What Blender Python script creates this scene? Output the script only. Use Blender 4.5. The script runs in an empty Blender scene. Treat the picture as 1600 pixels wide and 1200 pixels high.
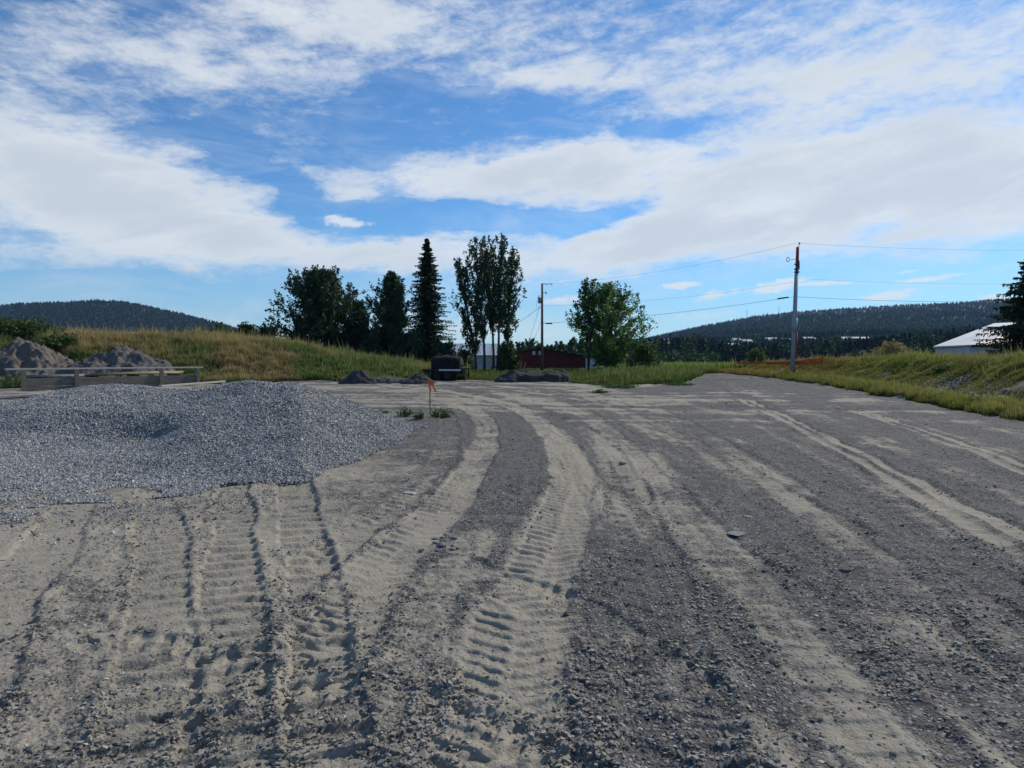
import bpy, math, random
import numpy as np
random.seed(7); rng = np.random.default_rng(11)
R = math.radians
scene = bpy.context.scene
COL = scene.collection

# ------------------------------------------------------------------ camera
FPX, HC, HOR = 1042.0, 1.9, 556.0
PITCH = math.atan((600-HOR)/FPX)
cd = bpy.data.cameras.new('camera'); cam = bpy.data.objects.new('camera', cd); COL.objects.link(cam)
cd.sensor_width = 36; cd.lens = 36*FPX/1600; cd.clip_start = .05; cd.clip_end = 30000
cam.location = (0, 0, HC); cam.rotation_euler = (R(90)-PITCH, 0, 0)
scene.camera = cam
scene.render.resolution_x = 1024; scene.render.resolution_y = 768

# ------------------------------------------------------------------ world, sun, exposure
SUN_AZ, SUN_EL = R(48), R(38)            # azimuth to the right of the view axis
scene.view_settings.view_transform = 'Standard'; scene.view_settings.look = 'None'
scene.view_settings.exposure = 0.20; scene.view_settings.gamma = 1.0
sl = bpy.data.lights.new('sun', 'SUN'); so = bpy.data.objects.new('sun', sl); COL.objects.link(so)
sl.energy = 3.5; sl.angle = R(3.0); sl.color = (1, .91, .78)
so.rotation_euler = (R(90)-SUN_EL, 0, math.pi-SUN_AZ)
scene.cycles.volume_bounces = 0

def ray(px, py):
    u = (px-800)/FPX; v = (600-py)/FPX
    return u, math.cos(PITCH)+v*math.sin(PITCH), -math.sin(PITCH)+v*math.cos(PITCH)
def G(px, py, z=0.0):                    # point on level z seen at a pixel
    u, y, w = ray(px, py); t = (z-HC)/w
    return u*t, y*t
def P(px, py, Y):                        # point at depth Y seen at a pixel
    u, y, w = ray(px, py); t = Y/y
    return (u*t, Y, HC+w*t)
def AE(px, py):
    u, y, w = ray(px, py)
    return math.degrees(math.atan2(u, y)), math.degrees(math.atan2(w, math.hypot(u, y)))

world = bpy.data.worlds.new('World'); scene.world = world; world.use_nodes = True
wt = world.node_tree; wn = wt.nodes; wn.clear()
class NB:
    def __init__(s, nt): s.nt = nt
    def n(s, t, **k):
        o = s.nt.nodes.new(t)
        for a, b in k.items(): setattr(o, a, b)
        return o
    def l(s, a, b): s.nt.links.new(a, b)
    def put(s, sock, v):
        if isinstance(v, (int, float)): sock.default_value = v
        elif isinstance(v, (tuple, list)):
            sock.default_value = (tuple(v)+(1,))[:len(sock.default_value)] if len(v) == 3 and len(sock.default_value) == 4 else tuple(v)
        else: s.l(v, sock)
    def m(s, op, a, b=0.0, c=None, clamp=False):
        o = s.n('ShaderNodeMath', operation=op, use_clamp=clamp)
        s.put(o.inputs[0], a); s.put(o.inputs[1], b)
        if c is not None: s.put(o.inputs[2], c)
        return o.outputs[0]
    def mix(s, f, a, b, bt='MIX'):
        o = s.n('ShaderNodeMix', data_type='RGBA', blend_type=bt)
        s.put(o.inputs[0], f); s.put(o.inputs[6], a); s.put(o.inputs[7], b)
        return o.outputs[2]
    def noise(s, vec, scale, detail=4, rough=.55, dist=0.0, col=False):
        o = s.n('ShaderNodeTexNoise'); 
        if vec is not None: s.l(vec, o.inputs['Vector'])
        o.inputs['Scale'].default_value = scale; o.inputs['Detail'].default_value = detail
        o.inputs['Roughness'].default_value = rough; o.inputs['Distortion'].default_value = dist
        return o.outputs[1 if col else 0]
    def ramp(s, f, a, b, c=0.0, d=1.0, smooth=True):
        o = s.n('ShaderNodeMapRange'); o.interpolation_type = 'SMOOTHSTEP' if smooth else 'LINEAR'
        s.put(o.inputs[0], f); s.put(o.inputs[1], a); s.put(o.inputs[2], b); s.put(o.inputs[3], c); s.put(o.inputs[4], d)
        return o.outputs[0]
    def comb(s, x, y, z=0.0):
        o = s.n('ShaderNodeCombineXYZ'); s.put(o.inputs[0], x); s.put(o.inputs[1], y); s.put(o.inputs[2], z); return o.outputs[0]
w = NB(wt)
SKYK = 0.085
sky = w.n('ShaderNodeTexSky', sky_type='NISHITA', sun_disc=False)
sky.sun_elevation = SUN_EL; sky.sun_rotation = SUN_AZ; sky.altitude = 800; sky.air_density = 1.0; sky.dust_density = .35; sky.ozone_density = 2.6
tc = w.n('ShaderNodeTexCoord'); sx = w.n('ShaderNodeSeparateXYZ'); w.l(tc.outputs['Generated'], sx.inputs[0])
az = w.m('MULTIPLY', w.m('ARCTAN2', sx.outputs[0], sx.outputs[1]), 180/math.pi)
el = w.m('MULTIPLY', w.m('ARCSINE', sx.outputs[2]), 180/math.pi)
ae = w.comb(az, el)
# wander the lookup so that cloud banks get ragged borders
def vsub(a, k):
    o = w.n('ShaderNodeVectorMath', operation='SUBTRACT'); w.l(a, o.inputs[0]); o.inputs[1].default_value = (k, k, k); return o.outputs[0]
def vscale(a, k):
    o = w.n('ShaderNodeVectorMath', operation='MULTIPLY'); w.l(a, o.inputs[0]); o.inputs[1].default_value = k; return o.outputs[0]
def vadd(a, b):
    o = w.n('ShaderNodeVectorMath', operation='ADD'); w.l(a, o.inputs[0]); w.l(b, o.inputs[1]); return o.outputs[0]
nv = w.comb(w.m('MULTIPLY', az, .5), w.m('MULTIPLY', el, 1.35), 3.0)
warp = vscale(vsub(w.noise(nv, .16, 3, .55, col=True), .5), (9, 4.5, 0))
warp2 = vscale(vsub(w.noise(nv, .8, 5, .62, col=True), .5), (3.2, 1.3, 0))
ae2 = vadd(vadd(ae, warp), warp2)
ae3 = vadd(ae, vscale(warp2, (.9, .45, 0)))
def blobs(lst, vec):
    tot = None
    for (px, py, rx, ry, rot, wgt) in lst:
        a, e = AE(px, py)
        k = math.cos(R(a))**2
        mp = w.n('ShaderNodeMapping', vector_type='TEXTURE'); w.l(vec, mp.inputs['Vector'])
        mp.inputs['Location'].default_value = (a, e, 0); mp.inputs['Rotation'].default_value = (0, 0, R(rot))
        mp.inputs['Scale'].default_value = (rx/18.2*k, ry/18.2*math.sqrt(k), 1e3)
        g = w.n('ShaderNodeTexGradient', gradient_type='SPHERICAL'); w.l(mp.outputs[0], g.inputs[0])
        t = w.m('MULTIPLY', g.outputs['Fac'], wgt)
        tot = t if tot is None else w.m('ADD', tot, t)
    return tot
big = blobs([
    (120, 310, 420, 130, -6, 1.7), (300, 350, 300, 110, -14, 1.3), (60, 240, 300, 120, 0, 1.0),
    (470, 385, 260, 42, -4, 1.1), (640, 385, 220, 46, 6, 1.25), (520, 262, 110, 22, 0, .7), (395, 262, 70, 30, -30, -.9),
    (790, 280, 330, 62, 3, 1.9), (960, 262, 240, 50, 0, 1.0), (560, 300, 90, 18, 0, .5),
    (900, 388, 330, 56, 3, 1.4), (1080, 360, 300, 72, 8, 1.3), (1380, 300, 480, 122, 4, 1.9), (1250, 250, 420, 80, 0, 1.0),
    (1560, 300, 330, 130, 0, 1.2), (1100, 290, 160, 40, 10, .6),
    (300, 90, 520, 90, 12, 1.2), (900, 120, 520, 60, -6, .9), (1400, 110, 500, 110, 4, 1.3), (640, 20, 700, 60, 0, .8), (1300, 10, 600, 60, 6, .8),
    (700, 460, 260, 22, 0, .35), (760, 515, 420, 46, 0, .75), (450, 530, 200, 24, 0, .7), (1300, 462, 420, 40, 0, -1.2), (250, 445, 330, 36, 0, -.8), (620, 340, 150, 30, 0, -1.1), (740, 336, 300, 24, 0, -1.2), (900, 345, 160, 16, 6, -1.0), (480, 300, 60, 36, -20, -.8),
    (-500, 300, 700, 220, 0, 1.1), (2300, 300, 800, 240, 0, 1.2)], ae2)
small = blobs([
    (1066, 446, 40, 9, 2, 2.2), (1210, 448, 75, 14, 8, 2.0), (1115, 461, 55, 13, 14, 1.4), (1295, 443, 62, 6, 0, 1.5),
    (1390, 462, 80, 13, 6, 1.7), (1440, 436, 95, 7, 3, 1.5), (1420, 424, 40, 4, 8, 1.3), (1250, 436, 40, 5, 0, 1.1), (1560, 463, 70, 8, 4, 1.5),
    (540, 346, 60, 13, -4, 1.8), (955, 370, 24, 6, 0, 1.4), (880, 470, 70, 11, 3, 1.4), (870, 400, 60, 10, 0, .6), (1130, 310, 70, 16, 25, 1.0), (1195, 292, 26, 9, 6, 1.3),
    (1090, 495, 130, 14, 6, .9), (590, 405, 60, 12, -24, .6)], ae3)
fb = w.noise(nv, .42, 9, .6, .25)
fb2 = w.noise(w.comb(w.m('MULTIPLY', az, .9), w.m('MULTIPLY', el, 1.8), 9.0), 1.6, 8, .62, .3)
dens = w.m('ADD', w.m('MULTIPLY', big, .95), w.m('MULTIPLY', w.m('SUBTRACT', fb, .5), 2.3))
dens = w.m('ADD', dens, w.m('MULTIPLY', w.m('SUBTRACT', fb2, .5), .85))
rotm = w.n('ShaderNodeMapping', vector_type='TEXTURE'); w.l(ae, rotm.inputs['Vector']); rotm.inputs['Rotation'].default_value = (0, 0, R(14)); rotm.inputs['Scale'].default_value = (5.5, 1.0, 1)
strk = w.noise(rotm.outputs[0], .55, 7, .58, .6)
dens = w.m('ADD', dens, w.m('MULTIPLY', w.m('SUBTRACT', strk, .5), 1.5))
cov = w.ramp(dens, -.05, 1.5, 0, 1)
cs = w.ramp(w.m('ADD', small, w.m('MULTIPLY', w.m('SUBTRACT', fb2, .5), 2.0)), .35, 1.3, 0, .85)
veil = w.m('MULTIPLY', w.ramp(w.noise(w.comb(w.m('MULTIPLY', az, .25), w.m('MULTIPLY', el, .9), 1.0), .5, 6, .6, .5), .42, .8), .30)
horizon = w.ramp(el, -1, 12, .40, 0)
cov = w.m('MAXIMUM', w.m('MAXIMUM', cov, cs), veil)
cov = w.m('MULTIPLY', cov, .93)
# thick parts of the banks are greyer than their thin bright edges
shade = w.ramp(w.m('ADD', w.m('MULTIPLY', dens, .7), w.m('MULTIPLY', w.m('ADD', w.noise(nv, .25, 3, .5), strk), 1.3)), 1.4, 3.2, 0, 1)
ccol = w.mix(shade, (8.5, 8.9, 9.2), (6.5, 7.1, 7.8))
skyb = w.mix(1.0, sky.outputs[0], (.60, 1.0, 1.30), 'MULTIPLY')
skyb = w.mix(horizon, skyb, (5.4, 7.2, 8.6))
bg = w.n('ShaderNodeBackground'); w.l(w.mix(cov, skyb, ccol), bg.inputs[0]); bg.inputs[1].default_value = SKYK
wo = w.n('ShaderNodeOutputWorld'); w.l(bg.outputs[0], wo.inputs[0])
world.cycles.sampling_method = 'MANUAL'; world.cycles.sample_map_resolution = 512

# ------------------------------------------------------------------ helpers
def tag(o, label=None, cat=None, group=None, kind=None):
    if label: o['label'] = label
    if cat: o['category'] = cat
    if group: o['group'] = group
    if kind: o['kind'] = kind
    return o
def empty(name, loc, label, cat, group=None, rz=0.0):
    o = bpy.data.objects.new(name, None); COL.objects.link(o); o.location = loc; o.rotation_euler = (0, 0, rz); o.empty_display_size = .2
    return tag(o, label, cat, group)
def link(name, me, mat, parent=None, loc=None):
    o = bpy.data.objects.new(name, me); COL.objects.link(o)
    if mat is not None: me.materials.append(mat)
    if parent is not None: o.parent = parent
    if loc is not None: o.location = loc
    return o
def np_mesh(name, V, F, k, col=None, smooth=False):
    """V (n,3), F (m,k) index array, col (n,3) optional colour attribute"""
    me = bpy.data.meshes.new(name); V = np.asarray(V, np.float32); F = np.asarray(F, np.int32)
    me.vertices.add(len(V)); me.vertices.foreach_set('co', V.ravel())
    me.loops.add(F.size); me.loops.foreach_set('vertex_index', F.ravel())
    me.polygons.add(len(F)); me.polygons.foreach_set('loop_start', np.arange(0, F.size, k, dtype=np.int32))
    me.polygons.foreach_set('use_smooth', np.full(len(F), smooth))
    me.update(calc_edges=True)
    if col is not None:
        at = me.color_attributes.new('Col', 'FLOAT_COLOR', 'POINT')
        c = np.ones((len(V), 4), np.float32); c[:, :3] = col; at.data.foreach_set('color', c.ravel())
    return me
class MB:
    def __init__(s): s.v = []; s.f = []
    def add(s, vs, fs):
        n = len(s.v); s.v += [tuple(p) for p in vs]; s.f += [tuple(i+n for i in f) for f in fs]; return s
    def box(s, c, d, rz=0.0, tilt=0.0, bev=0.0):
        x, y, z = d[0]/2, d[1]/2, d[2]/2
        b = min(bev, x*.45, y*.45, z*.45) if bev else 0
        pts = [(a*x, e*y, g*z) for g in (-1, 1) for e in (-1, 1) for a in (-1, 1)]
        ca, sa, ct, st = math.cos(rz), math.sin(rz), math.cos(tilt), math.sin(tilt)
        def tr(p):
            X, Y, Z = p; X, Z = X*ct-Z*st, X*st+Z*ct
            return (c[0]+X*ca-Y*sa, c[1]+X*sa+Y*ca, c[2]+Z)
        return s.add([tr(p) for p in pts], [(0, 2, 3, 1), (4, 5, 7, 6), (0, 1, 5, 4), (2, 6, 7, 3), (0, 4, 6, 2), (1, 3, 7, 5)])
    def tube(s, pts, rad, n=8, cap=True):
        pts = [np.array(p, float) for p in pts]; m = len(pts)
        rr = rad if isinstance(rad, (list, tuple)) else [rad]*m
        vs = []; prev = None
        for i, p in enumerate(pts):
            t = pts[min(i+1, m-1)]-pts[max(i-1, 0)]; t = t/(np.linalg.norm(t)+1e-9)
            a = np.cross(t, (0, 0, 1)) if abs(t[2]) < .95 else np.cross(t, (0, 1, 0))
            a /= np.linalg.norm(a)+1e-9
            if prev is not None and abs(np.dot(a, prev)) < .2: pass
            b = np.cross(a, t); prev = a
            for k in range(n):
                q = 2*math.pi*k/n; vs.append(p+rr[i]*(math.cos(q)*a+math.sin(q)*b))
        fs = [(i*n+k, i*n+(k+1) % n, (i+1)*n+(k+1) % n, (i+1)*n+k) for i in range(m-1) for k in range(n)]
        if cap: fs += [tuple(range(n))[::-1], tuple((m-1)*n+k for k in range(n))]
        return s.add(vs, fs)
    def build(s, name, mat, parent=None, smooth=False, bevel=0.0):
        me = bpy.data.meshes.new(name); me.from_pydata(s.v, [], s.f); me.update()
        if smooth: me.polygons.foreach_set('use_smooth', [True]*len(me.polygons))
        o = link(name, me, mat, parent)
        if bevel:
            md = o.modifiers.new('bevel', 'BEVEL'); md.width = bevel; md.segments = 2; md.limit_method = 'ANGLE'
        return o
def hash2(ix, iy, s):
    h = (ix.astype(np.int64)*374761393 + iy.astype(np.int64)*668265263 + s*974711) & 0x7fffffff
    h = ((h ^ (h >> 13))*1274126177) & 0x7fffffff
    h = h ^ (h >> 16)
    return (h & 0xffff)/65535.0
def vn(x, y, s=0):
    ix = np.floor(x); iy = np.floor(y); fx = x-ix; fy = y-iy
    fx = fx*fx*fx*(fx*(fx*6-15)+10); fy = fy*fy*fy*(fy*(fy*6-15)+10)
    a = hash2(ix, iy, s); b = hash2(ix+1, iy, s); c = hash2(ix, iy+1, s); d = hash2(ix+1, iy+1, s)
    return a+(b-a)*fx+(c-a)*fy+(a-b-c+d)*fx*fy
def fbm(x, y, s=0, o=4, g=.5):
    t = 0; a = 1; n = 0
    for i in range(o):
        q = i*.7; X = x*math.cos(q)-y*math.sin(q); Y = x*math.sin(q)+y*math.cos(q)
        t = t+a*vn(X*2**i+17.3*i, Y*2**i-9.1*i, s+i*13); n += a; a *= g
    return t/n
def ss(a, b, x):
    t = np.clip((x-a)/(b-a), 0, 1); return t*t*(3-2*t)

# ------------------------------------------------------------------ materials
def newmat(name):
    m = bpy.data.materials.new(name); m.use_nodes = True; nt = m.node_tree; nt.nodes.clear(); b = NB(nt)
    p = b.n('ShaderNodeBsdfPrincipled'); o = b.n('ShaderNodeOutputMaterial'); b.l(p.outputs[0], o.inputs[0])
    return m, b, p
def simple(name, c1, c2=None, scale=4.0, rough=.8, bump=.15, bscale=30.0, metal=0.0, stretch=None, spec=.3):
    m, b, p = newmat(name); t = b.n('ShaderNodeTexCoord'); vec = t.outputs['Object']
    if stretch:
        mp = b.n('ShaderNodeMapping'); b.l(vec, mp.inputs[0]); mp.inputs['Scale'].default_value = stretch; vec = mp.outputs[0]
    n1 = b.noise(vec, scale, 6, .6)
    c = b.mix(b.ramp(n1, .3, .7), c1, c2 if c2 else tuple(x*.7 for x in c1))
    b.l(c, p.inputs['Base Color']); p.inputs['Roughness'].default_value = rough; p.inputs['Metallic'].default_value = metal
    p.inputs['Specular IOR Level'].default_value = spec
    if bump:
        bp = b.n('ShaderNodeBump'); bp.inputs['Strength'].default_value = bump; bp.inputs['Distance'].default_value = .02
        b.l(b.noise(vec, bscale, 4, .6), bp.inputs['Height']); b.l(bp.outputs[0], p.inputs['Normal'])
    return m
def attrmat(name, mult=(1, 1, 1), rough=.8, trans=0.0, spec=.2, nscale=0.0):
    m, b, p = newmat(name); a = b.n('ShaderNodeAttribute', attribute_name='Col')
    c = b.mix(1.0, a.outputs['Color'], mult, 'MULTIPLY')
    if nscale:
        t = b.n('ShaderNodeTexCoord')
        c = b.mix(1.0, c, b.mix(b.noise(t.outputs['Object'], nscale, 5, .6), (.55, .55, .55), (1.35, 1.35, 1.35)), 'MULTIPLY')
    b.l(c, p.inputs['Base Color']); p.inputs['Roughness'].default_value = rough; p.inputs['Specular IOR Level'].default_value = spec
    if trans:
        tr = b.n('ShaderNodeBsdfTranslucent'); b.l(b.mix(1.0, c, (1.1, 1.25, .6), 'MULTIPLY'), tr.inputs[0])
        mx = b.n('ShaderNodeMixShader'); mx.inputs[0].default_value = trans
        b.l(p.outputs[0], mx.inputs[1]); b.l(tr.outputs[0], mx.inputs[2])
        o = [n for n in b.nt.nodes if n.type == 'OUTPUT_MATERIAL'][0]; b.l(mx.outputs[0], o.inputs[0])
    return m
M = {}
M['stone'] = attrmat('crushed_stone', rough=.85)
M['grass'] = attrmat('grass_blades', rough=.7, trans=.3)
M['leaf'] = attrmat('leaves', rough=.6, trans=.25, spec=.35)
M['needle'] = attrmat('needles', rough=.75, trans=.08)
M['far'] = attrmat('far_foliage', rough=.9)
M['bark'] = simple('bark', (.06, .05, .042), (.03, .026, .022), 6, .9, .5, 20)
M['aspenbark'] = simple('pale_bark', (.10, .09, .08), (.05, .045, .04), 5, .85, .3, 20)
M['greywood'] = simple('weathered_wood', (.21, .19, .155), (.11, .098, .08), 3, .85, .4, 25, stretch=(1, 6, 12))
M['palewood'] = simple('pale_wood', (.50, .47, .40), (.36, .33, .27), 3, .8, .3, 25, stretch=(1, 6, 12))
M['yellowwood'] = simple('peeled_wood', (.34, .27, .15), (.22, .17, .10), 5, .8, .3, 25)
M['bluepipe'] = simple('weathered_pipe', (.20, .23, .25), (.10, .11, .12), 5, .7, .2, 25)
M['stake'] = simple('stake_wood', (.30, .20, .12), (.20, .13, .08), 12, .8, .2, 40)
M['orange'] = simple('orange_tape', (.85, .22, .05), (.75, .16, .03), 8, .5, .1, 30)
M['black'] = simple('black_steel', (.014, .014, .016), (.03, .027, .025), 5, .6, .2, 30, .2)
M['tyre'] = simple('tyre_rubber', (.012, .012, .012), (.02, .02, .02), 12, .9, .3, 50)
M['steel'] = simple('bare_steel', (.55, .58, .62), (.40, .43, .47), 3, .35, .1, 30, .3)
M['tarp'] = simple('dark_tarp', (.008, .008, .010), (.014, .014, .017), 2.5, .95, .6, 6)
M['redpaint'] = simple('dark_red_metal_siding', (.10, .012, .015), (.07, .009, .011), .6, .7, .1, 10)
M['darktrim'] = simple('dark_trim', (.018, .017, .02), None, 3, .6, .1)
M['whitepaint'] = simple('white_metal_siding', (.50, .56, .60), (.38, .44, .48), 1.0, .6, .05, 10)
M['roofwhite'] = simple('white_metal_roof', (.52, .54, .56), (.42, .45, .48), .8, .5, .05, 10)
M['roofblue'] = simple('pale_blue_metal_roof', (.42, .50, .56), (.30, .37, .43), .8, .5, .05, 10)
M['glass'] = simple('dark_glass', (.05, .07, .09), (.03, .04, .05), 2, .1, 0)
M['pole'] = simple('pole_wood', (.16, .13, .10), (.09, .075, .06), 2, .85, .4, 20, stretch=(8, 8, .6))
M['polegrey'] = simple('grey_pole_wrap', (.36, .42, .46), (.26, .31, .35), 1.2, .6, .1, 20)
M['polered'] = simple('red_brown_pole_paint', (.42, .07, .05), (.25, .05, .04), 3, .7, .1, 20)
M['wire'] = simple('wire_dark', (.12, .125, .13), None, 3, .6, 0)
M['insul'] = simple('insulator_grey', (.10, .11, .12), None, 3, .4, 0)
M['tank'] = simple('transformer_grey', (.30, .32, .33), (.24, .26, .27), 3, .5, .05)
M['net'] = simple('orange_netting', (.62, .13, .05), (.45, .08, .03), 3, .7, .1)
M['dirtA'] = None

# ------------------------------------------------------------------ terrain functions
def pxof(x, Y): return 800+FPX*x/np.maximum(Y, .01)
REX = [(14.0, 15.0), (14.6, 19.0), (15.8, 23.6), (17.3, 30), (19.8, 41), (22.4, 58), (23.3, 73)]   # road's right edge
def xe(Y): return np.interp(Y, [p[1] for p in REX], [p[0] for p in REX])+.35*(fbm(Y*.35, Y*0+3.3, 5, 3)-.5)*2
BORD = [(-900, 38), (-200, 40), (0, 43), (330, 45.5), (480, 48), (600, 47), (660, 50), (700, 53), (770, 51), (800, 52), (880, 52), (892, 47), (930, 43.5), (1000, 43), (1060, 45), (1080, 52), (1096, 62), (1105, 74)]
def border(x, Y):
    p = pxof(x, Y); b = np.interp(p, [q[0] for q in BORD], [q[1] for q in BORD])
    return b+(fbm(x*.5, Y*.5, 21, 4)-.5)*3.5
def veg_mask(x, Y):
    """1 where the ground carries grass"""
    p = pxof(x, Y); d = x-xe(Y)
    front = ss(-.6, .6, Y-border(x, Y))*(p < 1106)*1.0
    right = ss(-.3, .5, d+(fbm(x, Y, 31, 4)-.5)*1.2)*(Y > 3)
    far = ss(72, 74, Y+(fbm(x*.4, Y*.4, 8, 3)-.5)*3)
    return np.clip(np.maximum(np.maximum(front, right), far), 0, 1)*(Y > 3)
BZ = [(-80, 2.9), (-50, 3.2), (-40, 3.05), (-30, 2.95), (-23, 2.6), (-20, 2.25), (-16, 1.55), (-11.5, .95), (-8, .35), (-5, 0)]
def base_z(x, Y):
    z = .10*(fbm(x*.12, Y*.12, 3, 3)-.5)
    lz = np.interp(x, [q[0] for q in BZ], [q[1] for q in BZ])
    z = z+lz*ss(45, 57, Y+1.5*(fbm(x*.25, Y*.25, 40, 3)-.5))*(1-.55*ss(66, 90, Y))*(1+.16*(fbm(x*.2, Y*.2, 41, 3)-.5)*2)
    d = x-xe(np.minimum(Y, 80))
    hi = np.interp(Y, [10, 22, 35, 50, 62, 80], [1.45, 1.4, 1.25, 1.0, .75, .5])
    rise = .08*ss(0, 1.2, d)-.25*ss(1.2, 2.4, d)*ss(50, 38, Y)+(hi+.15)*ss(2.9+.8*(fbm(x*.3, Y*.3, 50, 3)-.5), 7.2, d+1.6*(fbm(x*.35, Y*.35, 51, 3)-.5))
    z = z+rise*(1-ss(76, 95, Y))
    z = z-1.7*ss(84, 125, Y)+.0*x
    return z
def xy(pts): return np.array([G(a, b) for a, b in pts])
# (pixel points on the yard, width m, depth m, lug height, lug pitch, dust 0..1, chevron)
def smooth_line(pts, n=6):
    P0 = xy(pts); out = []
    for i in range(len(P0)-1):
        a = P0[max(i-1, 0)]; b = P0[i]; c = P0[i+1]; d = P0[min(i+2, len(P0)-1)]
        for k in range(n):
            t = k/n
            out.append(.5*((2*b)+(-a+c)*t+(2*a-5*b+4*c-d)*t*t+(-a+3*b-3*c+d)*t**3))
    out.append(P0[-1]); return np.array(out)
TR = [
    ([(366, 725), (366, 800), (364, 900), (362, 1000), (358, 1230)], .46, .035, .026, .25, .85, 0),
    ([(240, 765), (250, 830), (255, 900), (250, 1000), (235, 1230)], .44, .025, .020, .25, .55, 0),
    ([(120, 790), (75, 850), (20, 930), (-60, 1060), (-160, 1230)], .52, .025, .010, .25, .95, 0),
    ([(455, 730), (470, 820), (490, 900), (505, 1000), (520, 1230)], .42, .035, .020, .27, .6, 0),
    ([(600, 602), (700, 611), (790, 630), (850, 665), (888, 720), (888, 780), (868, 840), (838, 900), (810, 980), (770, 1230)], .68, .02, .013, .17, 1.25, 1),
    ([(640, 628), (720, 634), (756, 655), (758, 690), (735, 740), (690, 800), (620, 860), (560, 930), (480, 1060)], .62, .022, .014, .18, 1.1, 1),
    ([(800, 612), (900, 640), (960, 690), (1000, 740), (1060, 800), (1130, 870), (1230, 960), (1420, 1200)], .75, .02, .008, .3, .7, 0),
    ([(560, 598), (760, 606), (900, 622), (1010, 660), (1120, 720), (1260, 800), (1420, 890), (1560, 980), (1800, 1200)], .7, .02, .008, .3, .65, 0),
    ([(1168, 626), (1230, 655), (1300, 690), (1380, 733), (1450, 775), (1530, 815), (1640, 875), (1800, 960)], .62, .03, .006, .3, 1.0, 2),
    ([(1300, 634), (1370, 652), (1440, 674), (1520, 702), (1600, 733), (1760, 800)], .5, .02, .005, .3, 1.0, 2),
    ([(900, 612), (980, 622), (1080, 618), (1180, 612), (1260, 618)], .6, .02, 0, .3, .5, 2),
    ([(480, 606), (600, 612), (700, 622), (820, 640), (905, 668), (960, 730), (1000, 830), (1030, 960), (1060, 1200)], .6, .025, .01, .3, .55, 1),
    ([(760, 600), (880, 607), (1000, 632), (1090, 672), (1180, 730), (1300, 820), (1400, 930), (1520, 1100)], .6, .02, .006, .3, .6, 0),
    ([(700, 598), (860, 602), (1010, 610), (1100, 625), (1210, 665), (1330, 740), (1460, 840), (1620, 960)], .55, .02, .006, .3, .45, 0),
    ([(500, 618), (620, 620), (690, 640), (700, 700), (640, 780), (560, 830), (500, 870)], .5, .02, .013, .2, .5, 1),
    ([(1060, 592), (1110, 600), (1170, 614), (1250, 632), (1400, 675), (1600, 770)], .4, .012, 0, .3, .3, 0),
    ([(700, 880), (900, 960), (1100, 1100), (1250, 1230)], .5, .02, .013, .18, .7, 1),
    ([(180, 1010), (400, 1060), (640, 1120), (860, 1230)], .5, .02, .013, .18, .7, 1),
]
def polydist(x, y, pts):
    """distance, arclength and side of the nearest point on a polyline"""
    bd = np.full(x.shape, 1e9); bs = np.zeros(x.shape); sd = np.ones(x.shape); acc = 0
    for i in range(len(pts)-1):
        a = pts[i]; d = pts[i+1]-a; L = np.hypot(*d)
        if L < 1e-6: continue
        t = np.clip(((x-a[0])*d[0]+(y-a[1])*d[1])/L**2, 0, 1)
        ex = x-a[0]-t*d[0]; ey = y-a[1]-t*d[1]; q = np.hypot(ex, ey)
        m = q < bd; bd[m] = q[m]; bs[m] = acc+t[m]*L; sd[m] = np.sign(d[0]*ey-d[1]*ex)[m]; acc += L
    return bd, bs, sd
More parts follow.
